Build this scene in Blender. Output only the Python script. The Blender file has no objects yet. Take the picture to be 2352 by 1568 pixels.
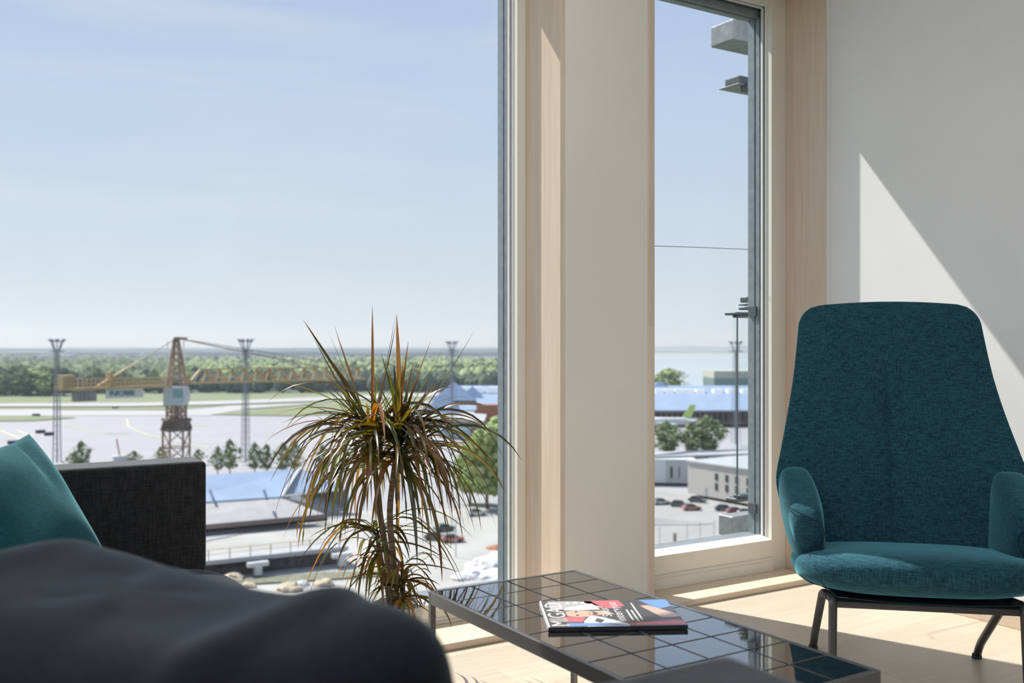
import bpy, bmesh, math, random
from mathutils import Vector, Matrix, noise, Quaternion
random.seed(7)
PI = math.pi
C = bpy.context.scene.collection
S = bpy.context.scene

# ------------------------------------------------------------------ camera
F = 2250.0                       # focal length in pixels of a 2352 wide frame
YAW = math.radians(32)
CO, SI = math.cos(YAW), math.sin(YAW)
CAMZ = 1.02
cam_d = bpy.data.cameras.new('camera')
cam = bpy.data.objects.new('camera', cam_d); C.objects.link(cam)
cam.location = (0, 0, CAMZ); cam.rotation_euler = (PI/2, 0, -YAW)
cam_d.sensor_width = 36.0; cam_d.lens = 36.0*F/2352
cam_d.shift_y = 14.0/2352
cam_d.clip_start = 0.05; cam_d.clip_end = 60000
cam_d.dof.use_dof = True; cam_d.dof.focus_distance = 3.0; cam_d.dof.aperture_fstop = 4.0
S.camera = cam

# ------------------------------------------------------------------ light
S.view_settings.view_transform = 'Standard'; S.view_settings.look = 'None'
S.view_settings.gamma = 1; S.view_settings.use_curve_mapping = False
S.view_settings.exposure = 0.0

SUN_DIR = Vector((0.36, -1.0, -1.31)).normalized()
sun_d = bpy.data.lights.new('sun', 'SUN'); sun_d.energy = 7.2; sun_d.angle = math.radians(0.55)
sun_d.color = (1.0, 0.955, 0.89)
sun = bpy.data.objects.new('sun', sun_d); C.objects.link(sun)
sun.rotation_euler = SUN_DIR.to_track_quat('-Z', 'Y').to_euler()
sun.location = (0, 6, 12)

W = bpy.data.worlds.new('sky'); S.world = W; W.use_nodes = True
nt = W.node_tree; nt.nodes.clear()
def N(nt, t, **k):
    n = nt.nodes.new(t)
    for a, b in k.items(): setattr(n, a, b)
    return n
out = N(nt, 'ShaderNodeOutputWorld'); bg = N(nt, 'ShaderNodeBackground')
tc = N(nt, 'ShaderNodeTexCoord'); sx = N(nt, 'ShaderNodeSeparateXYZ')
ramp = N(nt, 'ShaderNodeValToRGB')
nt.links.new(tc.outputs['Generated'], sx.inputs[0]); nt.links.new(sx.outputs['Z'], ramp.inputs[0])
def setramp(r, pts):
    e = r.color_ramp.elements
    while len(e) > 2: e.remove(e[-1])
    e[0].position = pts[0][0]; e[0].color = (*pts[0][1], 1)
    e[1].position = pts[-1][0]; e[1].color = (*pts[-1][1], 1)
    for p, c in pts[1:-1]:
        q = e.new(p); q.color = (*c, 1)
def srgb(r, g, b):
    f = lambda c: (c/255)/12.92 if c <= 10 else (((c/255)+0.055)/1.055)**2.4
    return (f(r), f(g), f(b))
setramp(ramp, [(0.0, srgb(226, 234, 242)), (0.04, srgb(222, 232, 242)), (0.12, srgb(212, 228, 246)), (0.24, srgb(200, 219, 249)),
               (0.36, srgb(184, 206, 240)), (0.7, srgb(150, 180, 228)), (1.0, srgb(120, 155, 215))])
# thin high cloud
mp = N(nt, 'ShaderNodeMapping'); mp.inputs['Scale'].default_value = (1.6, 1.6, 9.0)
nz = N(nt, 'ShaderNodeTexNoise'); nz.inputs['Scale'].default_value = 1.4; nz.inputs['Detail'].default_value = 6; nz.inputs['Distortion'].default_value = 0.6
cr = N(nt, 'ShaderNodeValToRGB'); setramp(cr, [(0.47, (0, 0, 0)), (0.78, (1, 1, 1))])
mx = N(nt, 'ShaderNodeMix', data_type='RGBA')
ml = N(nt, 'ShaderNodeMath', operation='MULTIPLY'); ml.inputs[1].default_value = 0.55
nt.links.new(tc.outputs['Generated'], mp.inputs[0]); nt.links.new(mp.outputs[0], nz.inputs['Vector'])
nt.links.new(nz.outputs[0], cr.inputs[0]); nt.links.new(cr.outputs[0], ml.inputs[0]); nt.links.new(ml.outputs[0], mx.inputs[0])
nt.links.new(ramp.outputs[0], mx.inputs[6]); mx.inputs[7].default_value = (*srgb(236, 242, 248), 1)
nt.links.new(mx.outputs[2], bg.inputs[0]); nt.links.new(bg.outputs[0], out.inputs[0])
bg.inputs[1].default_value = 0.9

# ------------------------------------------------------------------ helpers
def P(px, py, t):
    """world point at view depth t metres along the ray of a photo pixel"""
    a = (px-1176)/F
    return Vector((t*(SI+CO*a), t*(CO-SI*a), CAMZ-(py-798)/F*t))
GZ = -36.0
def G(px, py, dz=0.0):
    t = (CAMZ-GZ)*F/(py-798)
    v = P(px, py, t); v.z = GZ+dz; return v
def V(*a): return Vector(a)

_m = {}
def mat(name, col, rough=0.6, metal=0.0, spec=0.5, noise_amt=0.0, nscale=20.0, stretch=(1, 1, 1), bump=0.0, bscale=None, coat=0.0, sheen=0.0, col2=None):
    if name in _m: return _m[name]
    m = bpy.data.materials.new(name); m.use_nodes = True; t = m.node_tree
    b = t.nodes['Principled BSDF']
    b.inputs['Base Color'].default_value = (*col, 1); b.inputs['Roughness'].default_value = rough
    b.inputs['Metallic'].default_value = metal; b.inputs['Specular IOR Level'].default_value = spec
    b.inputs['Coat Weight'].default_value = coat; b.inputs['Sheen Weight'].default_value = sheen
    if noise_amt or bump:
        tc = N(t, 'ShaderNodeTexCoord'); mp = N(t, 'ShaderNodeMapping'); mp.inputs['Scale'].default_value = stretch
        nz = N(t, 'ShaderNodeTexNoise'); nz.inputs['Scale'].default_value = nscale; nz.inputs['Detail'].default_value = 5
        t.links.new(tc.outputs['Object'], mp.inputs[0]); t.links.new(mp.outputs[0], nz.inputs['Vector'])
        if noise_amt:
            mx = N(t, 'ShaderNodeMix', data_type='RGBA')
            c2 = col2 if col2 else tuple(c*(1-noise_amt) for c in col)
            rp = N(t, 'ShaderNodeMapRange'); rp.inputs[1].default_value = 0.35; rp.inputs[2].default_value = 0.65
            t.links.new(nz.outputs[0], rp.inputs[0]); t.links.new(rp.outputs[0], mx.inputs[0])
            mx.inputs[6].default_value = (*col, 1); mx.inputs[7].default_value = (*c2, 1)
            t.links.new(mx.outputs[2], b.inputs['Base Color'])
        if bump:
            n2 = N(t, 'ShaderNodeTexNoise'); n2.inputs['Scale'].default_value = bscale or nscale; n2.inputs['Detail'].default_value = 3
            t.links.new(mp.outputs[0], n2.inputs['Vector'])
            bp = N(t, 'ShaderNodeBump'); bp.inputs['Strength'].default_value = bump; bp.inputs['Distance'].default_value = 0.002
            t.links.new(n2.outputs[0], bp.inputs['Height']); t.links.new(bp.outputs[0], b.inputs['Normal'])
    _m[name] = m; return m

def fabric(name, dark, light, scale=900.0, rough=0.9, sheen=0.3, tint=(1, 1, 1)):
    """woven cloth: two crossed thread waves broken up by noise"""
    if name in _m: return _m[name]
    m = bpy.data.materials.new(name); m.use_nodes = True; t = m.node_tree; b = t.nodes['Principled BSDF']
    tc = N(t, 'ShaderNodeTexCoord')
    facs = []
    for st in ((scale*.12, scale*.12, scale), (scale, scale, scale*.12)):
        mp = N(t, 'ShaderNodeMapping'); mp.inputs['Scale'].default_value = st
        nz = N(t, 'ShaderNodeTexNoise'); nz.inputs['Scale'].default_value = 0.35; nz.inputs['Detail'].default_value = 2
        t.links.new(tc.outputs['Object'], mp.inputs[0]); t.links.new(mp.outputs[0], nz.inputs['Vector']); facs.append(nz)
    ad = N(t, 'ShaderNodeMath', operation='ADD'); t.links.new(facs[0].outputs[0], ad.inputs[0]); t.links.new(facs[1].outputs[0], ad.inputs[1])
    rp = N(t, 'ShaderNodeMapRange'); rp.inputs[1].default_value = 0.75; rp.inputs[2].default_value = 1.25
    t.links.new(ad.outputs[0], rp.inputs[0])
    mx = N(t, 'ShaderNodeMix', data_type='RGBA'); t.links.new(rp.outputs[0], mx.inputs[0])
    mx.inputs[6].default_value = (*dark, 1); mx.inputs[7].default_value = (*light, 1)
    t.links.new(mx.outputs[2], b.inputs['Base Color'])
    bp = N(t, 'ShaderNodeBump'); bp.inputs['Strength'].default_value = 0.25; bp.inputs['Distance'].default_value = 0.0008
    t.links.new(ad.outputs[0], bp.inputs['Height']); t.links.new(bp.outputs[0], b.inputs['Normal'])
    b.inputs['Roughness'].default_value = rough; b.inputs['Sheen Weight'].default_value = sheen; b.inputs['Sheen Roughness'].default_value = 0.35; b.inputs['Sheen Tint'].default_value = (*tint, 1)
    b.inputs['Specular IOR Level'].default_value = 0.2
    _m[name] = m; return m

def link(name, me, m, parent=None, smooth=False, mod=None):
    o = bpy.data.objects.new(name, me); C.objects.link(o)
    if m:
        for x in (m if isinstance(m, (list, tuple)) else [m]): me.materials.append(x)
    if parent: o.parent = parent
    if smooth:
        for p in me.polygons: p.use_smooth = True
    return o
def obj(name, bm, m, parent=None, smooth=False, bevel=0.0, bseg=2, loc=None):
    """link a bmesh as one object; coordinates are world, parts are re-expressed in the parent's frame"""
    if loc is not None: bm.transform(Matrix.Translation(-Vector(loc)))
    if parent is not None:
        M = Matrix.Identity(4); q = parent
        while q is not None: M = q.matrix_basis @ M; q = q.parent
        bm.transform(M.inverted())
    bmesh.ops.recalc_face_normals(bm, faces=bm.faces)
    me = bpy.data.meshes.new(name); bm.to_mesh(me); bm.free()
    o = link(name, me, m, parent, smooth)
    if loc is not None: o.location = loc
    if bevel:
        md = o.modifiers.new('bevel', 'BEVEL'); md.width = bevel; md.segments = bseg; md.limit_method = 'ANGLE'; md.angle_limit = math.radians(40)
        md.harden_normals = False
    return o
def tag(o, label=None, cat=None, group=None, kind=None):
    if label: o['label'] = label
    if cat: o['category'] = cat
    if group: o['group'] = group
    if kind: o['kind'] = kind
    return o
def thing(name, loc, label=None, cat=None, group=None, kind=None):
    o = bpy.data.objects.new(name, None); C.objects.link(o); o.location = loc; o.empty_display_size = 0.2
    o.matrix_basis = Matrix.Translation(Vector(loc))
    return tag(o, label, cat, group, kind)
def copy_tree(o, parent=None):
    c = o.copy(); C.objects.link(c); c.parent = parent
    for ch in [x for x in kids.get(o.name, [])]: copy_tree(ch, c)
    return c
kids = {}
def remember(root):
    kids[root.name] = [o for o in bpy.data.objects if o.parent == root]
    for k in kids[root.name]: remember(k)

def B(bm, x0, x1, y0, y1, z0, z1, mi=0, M=None):
    vs = [bm.verts.new(V(x, y, z)) for z in (z0, z1) for y in (y0, y1) for x in (x0, x1)]
    if M is not None:
        for v in vs: v.co = M @ v.co
    for f in ((0, 2, 3, 1), (4, 5, 7, 6), (0, 1, 5, 4), (1, 3, 7, 5), (3, 2, 6, 7), (2, 0, 4, 6)):
        q = bm.faces.new([vs[i] for i in f]); q.material_index = mi
    return vs
def box(*a, **k):
    bm = bmesh.new(); B(bm, *a, **k); return bm
def bar(bm, p, q, w, h=None, up=V(0, 0, 1), mi=0):
    """square bar from p to q"""
    p, q = Vector(p), Vector(q); d = (q-p); L = d.length
    if L < 1e-6: return
    d /= L; s = d.cross(up)
    if s.length < 1e-3: s = d.cross(V(1, 0, 0))
    s.normalize(); u = s.cross(d); h = h or w
    vs = [bm.verts.new(o + s*a*w/2 + u*b*h/2) for o in (p, q) for a, b in ((-1, -1), (1, -1), (1, 1), (-1, 1))]
    for f in ((0, 1, 2, 3), (7, 6, 5, 4), (0, 4, 5, 1), (1, 5, 6, 2), (2, 6, 7, 3), (3, 7, 4, 0)):
        bm.faces.new([vs[i] for i in f]).material_index = mi
def tube(bm, pts, r, n=14, cap=True, mi=0):
    """round tube along points, r number or list"""
    pts = [Vector(p) for p in pts]; rs = r if isinstance(r, (list, tuple)) else [r]*len(pts)
    rings = []; pu = None
    for i, p in enumerate(pts):
        d = (pts[min(i+1, len(pts)-1)]-pts[max(i-1, 0)]).normalized()
        if pu is None:
            s = d.cross(V(0, 0, 1))
            if s.length < 0.05: s = d.cross(V(1, 0, 0))
            s.normalize()
        else:
            s = (pu - d*pu.dot(d)).normalized()
        pu = s; u = d.cross(s)
        rings.append([bm.verts.new(p + (s*math.cos(2*PI*k/n)+u*math.sin(2*PI*k/n))*rs[i]) for k in range(n)])
    for a, b in zip(rings, rings[1:]):
        for k in range(n):
            f = bm.faces.new((a[k], a[(k+1) % n], b[(k+1) % n], b[k])); f.smooth = True; f.material_index = mi
    if cap:
        bm.faces.new(rings[0][::-1]).material_index = mi; bm.faces.new(rings[-1]).material_index = mi
def fillet(pts, r=0.04, n=6):
    pts = [Vector(p) for p in pts]; out = [pts[0]]
    for a, b, c in zip(pts, pts[1:], pts[2:]):
        d1 = (a-b); d2 = (c-b); q = min(r, d1.length*.45, d2.length*.45)
        p0 = b+d1.normalized()*q; p2 = b+d2.normalized()*q
        for i in range(n+1):
            t = i/n; out.append(p0*(1-t)**2 + b*2*t*(1-t) + p2*t*t)
    out.append(pts[-1]); return out
def lathe(bm, c, prof, n=40, mi=0):
    rings = [[bm.verts.new(V(c[0]+r*math.cos(2*PI*k/n), c[1]+r*math.sin(2*PI*k/n), c[2]+z)) for k in range(n)] for r, z in prof]
    for a, b in zip(rings, rings[1:]):
        for k in range(n):
            f = bm.faces.new((a[k], a[(k+1) % n], b[(k+1) % n], b[k])); f.smooth = True; f.material_index = mi
    return rings
def poly(bm, pts, mi=0):
    return bm.faces.new([bm.verts.new(Vector(p)) for p in pts])
def prism(bm, pts, h, mi=0):
    """prism: polygon pts (3d) extruded by vector h"""
    a = [bm.verts.new(Vector(p)) for p in pts]; b = [bm.verts.new(Vector(p)+Vector(h)) for p in pts]
    bm.faces.new(a[::-1]).material_index = mi; bm.faces.new(b).material_index = mi
    for i in range(len(a)):
        j = (i+1) % len(a); bm.faces.new((a[i], a[j], b[j], b[i])).material_index = mi
def rbox(bm, c, hs, e=4.0, nu=40, nv=24, fn=None):
    """superellipsoid pillow-box; fn displaces each point"""
    def sp(x, k): return math.copysign(abs(x)**k, x)
    k = 2.0/e; rows = []
    for j in range(nv+1):
        ph = -PI/2+PI*j/nv; row = []
        for i in range(nu):
            th = 2*PI*i/nu
            p = V(sp(math.cos(ph), k)*sp(math.cos(th), k), sp(math.cos(ph), k)*sp(math.sin(th), k), sp(math.sin(ph), k))
            q = V(c[0]+hs[0]*p.x, c[1]+hs[1]*p.y, c[2]+hs[2]*p.z)
            if fn: q = fn(q, p)
            row.append(bm.verts.new(q))
        rows.append(row)
    for a, b in zip(rows, rows[1:]):
        for i in range(nu):
            f = bm.faces.new((a[i], a[(i+1) % nu], b[(i+1) % nu], b[i])); f.smooth = True
    bmesh.ops.remove_doubles(bm, verts=bm.verts, dist=1e-5)
def text_bm(s, size, M, depth=0.0, font_scale=(1, 1)):
    cu = bpy.data.curves.new('letters', 'FONT'); cu.body = s; cu.size = size; cu.extrude = depth; cu.resolution_u = 3
    o = bpy.data.objects.new('letters', cu); C.objects.link(o)
    dg = bpy.context.evaluated_depsgraph_get(); me = bpy.data.meshes.new_from_object(o.evaluated_get(dg))
    bm = bmesh.new(); bm.from_mesh(me); bpy.data.objects.remove(o); bpy.data.meshes.remove(me); bpy.data.curves.remove(cu)
    bm.transform(M @ Matrix.Diagonal((font_scale[0], font_scale[1], 1, 1)))
    return bm

# ------------------------------------------------------------------ materials
def wood(name, c1, c2, along='x', plank=None, rough=0.45, seam=0.6):
    if name in _m: return _m[name]
    m = bpy.data.materials.new(name); m.use_nodes = True; t = m.node_tree; b = t.nodes['Principled BSDF']
    tc = N(t, 'ShaderNodeTexCoord'); mp = N(t, 'ShaderNodeMapping')
    sc = {'x': (1.2, 22, 22), 'y': (22, 1.2, 22), 'z': (22, 22, 1.2)}[along]
    mp.inputs['Scale'].default_value = sc
    nz = N(t, 'ShaderNodeTexNoise'); nz.inputs['Scale'].default_value = 1.6; nz.inputs['Detail'].default_value = 8; nz.inputs['Roughness'].default_value = 0.65; nz.inputs['Distortion'].default_value = 0.7
    t.links.new(tc.outputs['Object'], mp.inputs[0]); t.links.new(mp.outputs[0], nz.inputs['Vector'])
    rp = N(t, 'ShaderNodeMapRange'); rp.inputs[1].default_value = 0.3; rp.inputs[2].default_value = 0.7
    t.links.new(nz.outputs[0], rp.inputs[0])
    mx = N(t, 'ShaderNodeMix', data_type='RGBA'); mx.inputs[6].default_value = (*c1, 1); mx.inputs[7].default_value = (*c2, 1)
    t.links.new(rp.outputs[0], mx.inputs[0]); last = mx.outputs[2]
    if plank:
        br = N(t, 'ShaderNodeTexBrick'); mp2 = N(t, 'ShaderNodeMapping')
        t.links.new(tc.outputs['Object'], mp2.inputs[0])
        if along == 'z': mp2.inputs['Rotation'].default_value = (PI/2, 0, PI/2)
        t.links.new(mp2.outputs[0], br.inputs['Vector'])
        br.inputs['Scale'].default_value = 1.0; br.inputs['Brick Width'].default_value = plank[0]; br.inputs['Row Height'].default_value = plank[1]
        br.inputs['Mortar Size'].default_value = plank[2]; br.inputs['Mortar Smooth'].default_value = 0.1; br.offset = 0.37
        br.inputs['Color1'].default_value = (1, 1, 1, 1); br.inputs['Color2'].default_value = (0.86, 0.84, 0.82, 1); br.inputs['Mortar'].default_value = (seam, seam*.97, seam*.94, 1)
        m2 = N(t, 'ShaderNodeMix', data_type='RGBA', blend_type='MULTIPLY'); m2.inputs[0].default_value = 1
        t.links.new(last, m2.inputs[6]); t.links.new(br.outputs[0], m2.inputs[7]); last = m2.outputs[2]
    t.links.new(last, b.inputs['Base Color']); b.inputs['Roughness'].default_value = rough; b.inputs['Specular IOR Level'].default_value = 0.3
    _m[name] = m; return m

M_wall = mat('wall_paint', (0.84, 0.845, 0.86), 0.85, spec=0.2, noise_amt=0.03, nscale=3)
M_pillar = mat('cream_wall_paint', (0.82, 0.785, 0.72), 0.8, spec=0.2, noise_amt=0.03, nscale=3)
M_ceil = mat('ceiling_paint', (0.88, 0.88, 0.87), 0.9, spec=0.1)
M_floor = wood('oak_floor', (0.55, 0.465, 0.37), (0.63, 0.545, 0.445), 'x', plank=(1.6, 0.19, 0.0012), rough=0.38, seam=0.75)
M_lining = wood('birch_lining', (0.70, 0.56, 0.44), (0.80, 0.68, 0.57), 'z', plank=(0.55, 0.045, 0.0002), rough=0.32, seam=0.9)
M_sill = wood('birch_sill', (0.68, 0.55, 0.41), (0.76, 0.64, 0.50), 'x', rough=0.45)
M_base = wood('birch_skirting', (0.66, 0.53, 0.41), (0.74, 0.61, 0.49), 'y', rough=0.5)
M_frame = mat('cream_window_paint', (0.80, 0.76, 0.68), 0.4, spec=0.4)
M_bead = mat('white_bead', (0.82, 0.82, 0.80), 0.4)
M_gasket = mat('dark_gasket', (0.03, 0.035, 0.04), 0.6)
M_alu = mat('grey_aluminium', (0.28, 0.31, 0.34), 0.45, metal=0.3, noise_amt=0.2, nscale=30)
M_steel = mat('galvanised_steel', (0.33, 0.34, 0.35), 0.5, metal=0.4, noise_amt=0.25, nscale=25)
M_dsteel = mat('dark_grey_steel', (0.10, 0.115, 0.13), 0.5, metal=0.3)

def glass_mat():
    m = bpy.data.materials.new('window_glass'); m.use_nodes = True; t = m.node_tree; t.nodes.clear()
    o = N(t, 'ShaderNodeOutputMaterial'); tr = N(t, 'ShaderNodeBsdfTransparent'); gl = N(t, 'ShaderNodeBsdfGlossy'); mx = N(t, 'ShaderNodeMixShader')
    lw = N(t, 'ShaderNodeLayerWeight'); lw.inputs[0].default_value = 0.5
    pw = N(t, 'ShaderNodeMath', operation='POWER'); pw.inputs[1].default_value = 4.0; t.links.new(lw.outputs['Facing'], pw.inputs[0])
    fr = N(t, 'ShaderNodeMath', operation='MULTIPLY_ADD'); fr.inputs[1].default_value = 0.35; fr.inputs[2].default_value = 0.01; t.links.new(pw.outputs[0], fr.inputs[0])
    tr.inputs[0].default_value = (0.97, 0.985, 0.98, 1); gl.inputs['Roughness'].default_value = 0.0; gl.inputs[0].default_value = (0.9, 0.95, 1, 1)
    t.links.new(fr.outputs[0], mx.inputs[0]); t.links.new(tr.outputs[0], mx.inputs[1]); t.links.new(gl.outputs[0], mx.inputs[2]); t.links.new(mx.outputs[0], o.inputs[0])
    _m['window_glass'] = m; return m
M_glass = glass_mat()

# ------------------------------------------------------------------ the room
FY = 2.905                      # plane of the wall's inner face
XR = 3.44                       # right wall
HEAD = 2.61; CEIL = 2.95
W1 = (-1.6, 2.021); W2 = (2.461, 3.395)
st = dict(kind='structure')
tag(obj('floor', box(-4.5, XR+.2, -5.5, 3.3, -0.12, 0), M_floor), **st)
tag(obj('ceiling', box(-4.5, XR+.2, -5.5, 3.3, CEIL, CEIL+.15), M_ceil), **st)
bm = bmesh.new()
B(bm, W1[1]+.021, W2[0]-.034, FY, 3.24, 0, HEAD+.02)          # pillar between the windows
o = obj('wall_front', bm, M_pillar); tag(o, **st)
bm = bmesh.new()
B(bm, -4.5, XR+.2, FY, 3.24, HEAD+.02, CEIL)
B(bm, -4.5, W1[0]-.02, FY, 3.24, 0, HEAD+.02)
B(bm, W2[1]+.008, XR+.2, FY-.028, 3.24, 0, HEAD+.02)
tag(obj('wall_front_header', bm, M_wall), **st)
tag(obj('wall_right', box(XR, XR+.2, -5.5, FY+.02, 0, CEIL), M_wall), **st)
# unseen far sides of the open-plan floor, opened wide to let in sky fill
bm = bmesh.new()
B(bm, -4.7, -4.5, -5.5, 3.24, 0, 0.1); B(bm, -4.7, -4.5, -5.5, 3.24, 2.8, CEIL)
for y in (-5.5, -3.4, -1.2, 1.0, 3.14): B(bm, -4.7, -4.5, y, y+.1, 0.1, 2.8)
tag(obj('wall_left', bm, M_wall), **st)
bm = bmesh.new()
B(bm, -4.7, XR+.2, -5.7, -5.5, 0, 0.1); B(bm, -4.7, XR+.2, -5.7, -5.5, 2.8, CEIL)
for x in (-4.7, -2.7, -.7, 1.3, 3.54): B(bm, x, x+.1, -5.7, -5.5, 0.1, 2.8)
tag(obj('wall_back', bm, M_wall), **st)
tag(obj('baseboard_right', box(XR-.013, XR, -5.5, FY-.03, 0, .066), M_base, bevel=.002), **st)

# flush ceiling lamps added out of view to fill the dim room
M_fill = bpy.data.materials.new('fill_glow'); M_fill.use_nodes = True
M_fill.node_tree.nodes['Principled BSDF'].inputs['Emission Color'].default_value = (.95, .96, 1, 1)
M_fill.node_tree.nodes['Principled BSDF'].inputs['Emission Strength'].default_value = 7.2
for x, y in [(x, y) for x in (-3.7, -2.3, -.9) for y in (-4.4, -2.6, -.8, 1.0)] + [(.35, 1.9), (1.5, 1.9)]:
    lp = thing('fill_lamp', (x, y, CEIL), 'added square fill lamp on the ceiling, out of view', 'lamp', 'added ceiling fill lamps')
    bm = bmesh.new(); B(bm, x-.32, x+.32, y-.32, y+.32, CEIL-.03, CEIL-.001); obj('frame', bm, M_bead, lp, bevel=.004)
    bm = bmesh.new(); B(bm, x-.30, x+.30, y-.30, y+.30, CEIL-.034, CEIL-.0301); obj('fill_panel', bm, M_fill, lp)

# linings and sills of the two windows
tag(obj('trim_1', box(W1[1], W1[1]+.021, FY, 3.27, 0.025, HEAD), M_lining, bevel=.001, loc=(W1[1], FY, 0)), **st)
bm = bmesh.new(); B(bm, W2[0]-.034, W2[0], FY-.004, 3.24, 0.025, HEAD)
tag(obj('trim_2', bm, M_lining, bevel=.004, loc=(W2[0], FY, 0)), **st)
tag(obj('trim_3', box(W2[1], W2[1]+.008, FY-.03, 3.24, 0.025, HEAD), M_lining, bevel=.001, loc=(W2[1], FY, 0)), **st)
bm = bmesh.new(); B(bm, W1[0]-.02, W1[1]+.021, FY, 3.24, HEAD, HEAD+.02); B(bm, W2[0]-.034, W2[1]+.008, FY, 3.24, HEAD, HEAD+.02)
tag(obj('trim_4', bm, M_sill), **st)
tag(obj('trim_5', box(W1[0], W1[1]+.02, FY, 3.27, 0.0, .025), M_sill, bevel=.004), **st)
tag(obj('trim_6', box(W2[0]-.034, W2[1], FY, 3.24, 0.0, .025), M_sill, bevel=.004), **st)

def window(name, x0, x1, sl, sr, dy=0.0, ib=.161):
    """x0,x1 outer size; sl,sr the widths of the stiles"""
    w = thing(name, ((x0+x1)/2, 3.1, .025), kind='structure')
    zb, zt, it = .0255, HEAD-.0005, 2.557
    x0 += .0005; x1 -= .0005; a, b = x0+sl, x1-sr
    bm = bmesh.new()
    B(bm, x0, a, 3.10, 3.16, zb, zt); B(bm, b, x1, 3.10, 3.16, zb, zt)
    B(bm, a, b, 3.10, 3.16, it, zt)
    # bottom rail with two grooves and a sloping top
    gz_ = ib-.078
    prof = [(3.10, gz_), (3.10, ib), (3.155, ib+.015), (3.16, ib+.015), (3.16, zb), (3.088, zb), (3.088, gz_-.017 if gz_ > .05 else .034), (3.094, gz_-.013 if gz_ > .05 else .036), (3.094, gz_-.005 if gz_ > .05 else .040), (3.088, gz_-.0045 if gz_ > .05 else .0405), (3.088, gz_ if gz_ > .05 else .046), (3.10, gz_+.001 if gz_ > .05 else .046)][(0 if gz_ > .05 else 1):]
    prism(bm, [(a, y, z) for y, z in prof], (b-a, 0, 0))
    obj('frame', bm, M_frame, w, bevel=.0015)
    # glazing beads: two thin steps with a dark joint
    bm = bmesh.new()
    for (d, y0, y1) in ((.004, 3.128, 3.139), (.010, 3.145, 3.156)):
        B(bm, a-.001, a+d, y0, y1, ib, it); B(bm, b-d, b+.001, y0, y1, ib, it); B(bm, a, b, y0, y1, it-d, it+.001)
    obj('glazing_bead', bm, M_bead, w, bevel=.001)
    bm = bmesh.new()
    for (d, y0, y1) in ((.003, 3.1395, 3.1445), (.006, 3.1565, 3.1640)):
        B(bm, a-.001, a+d, y0, y1, ib, it); B(bm, b-d, b+.001, y0, y1, ib, it); B(bm, a, b, y0, y1, it-d, it+.001)
    obj('gasket', bm, M_gasket, w)
    obj('glass_pane', box(a-.01, b+.01, 3.166, 3.172, ib+.012, it+.01), M_glass, w)
    bm = bmesh.new()
    for (d, y0, y1) in ((.0, 3.173, 3.195), (-.006, 3.195, 3.205), (.0, 3.205, 3.245)):
        B(bm, x0, a+d, y0, y1, zb, zt); B(bm, b-d, x1, y0, y1, zb, zt); B(bm, a+d, b-d, y0, y1, it+d-(.020 if dy else .042), zt)
    B(bm, a, b, 3.173, 3.26, zb, ib+.011)
    obj('exterior_cladding', bm, M_alu, w, bevel=.0015)
    w.location.y += dy
    return w
window('window_1', W1[0], W1[1], .06, .038, .034, .098)
window('window_2', W2[0], W2[1], .08, .088)

exec_parts = True
# ------------------------------------------------------------------ armchair
O_CH = V(2.654, 1.921, 0); WX = V(.733, -.681, 0); FX = V(-.681, -.733, 0)
WX.normalize(); FX.normalize()
def L(x, y, z): return O_CH + WX*x + FX*y + V(0, 0, z)
M_teal = fabric('teal_weave', (0.006, 0.032, 0.048), (0.026, 0.105, 0.142), 900, sheen=0.8, tint=(.30, .80, .92))
M_seam = mat('dark_teal_thread', (0.003, 0.02, 0.03), 0.9)
M_legs = mat('graphite_tube', (0.06, 0.058, 0.06), 0.42, metal=0.4)
ch = thing('lounge_chair', O_CH, 'teal woven high-back lounge chair with dark tubular legs, standing before the white wall', 'chair')

def lerp_tab(tab, x):
    if x <= tab[0][0]: return tab[0][1]
    for (a, va), (b, vb) in zip(tab, tab[1:]):
        if x <= b:
            t = (x-a)/(b-a); return va+(vb-va)*t
    return tab[-1][1]
def smooth_tab(tab, x):
    if x <= tab[0][0]: return tab[0][1]
    n = len(tab)
    for i in range(n-1):
        if x <= tab[i+1][0]:
            x0, y0 = tab[i]; x1, y1 = tab[i+1]
            m0 = (tab[i+1][1]-tab[i-1][1])/(tab[i+1][0]-tab[i-1][0]) if i > 0 else (y1-y0)/(x1-x0)
            m1 = (tab[i+2][1]-tab[i][1])/(tab[i+2][0]-tab[i][0]) if i < n-2 else (y1-y0)/(x1-x0)
            h = x1-x0; t = (x-x0)/h
            return (2*t**3-3*t*t+1)*y0+(t**3-2*t*t+t)*h*m0+(-2*t**3+3*t*t)*y1+(t**3-t*t)*h*m1
    return tab[-1][1]
HW = [(.30, .315), (.38, .335), (.46, .365), (.55, .388), (.60, .390), (.68, .372), (.80, .345), (.92, .322), (1.04, .306), (1.12, .297), (1.16, .290)]
LEAN = [(.30, -.17), (.45, -.20), (.60, -.235), (.80, -.29), (1.00, -.345), (1.16, -.39)]
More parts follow.
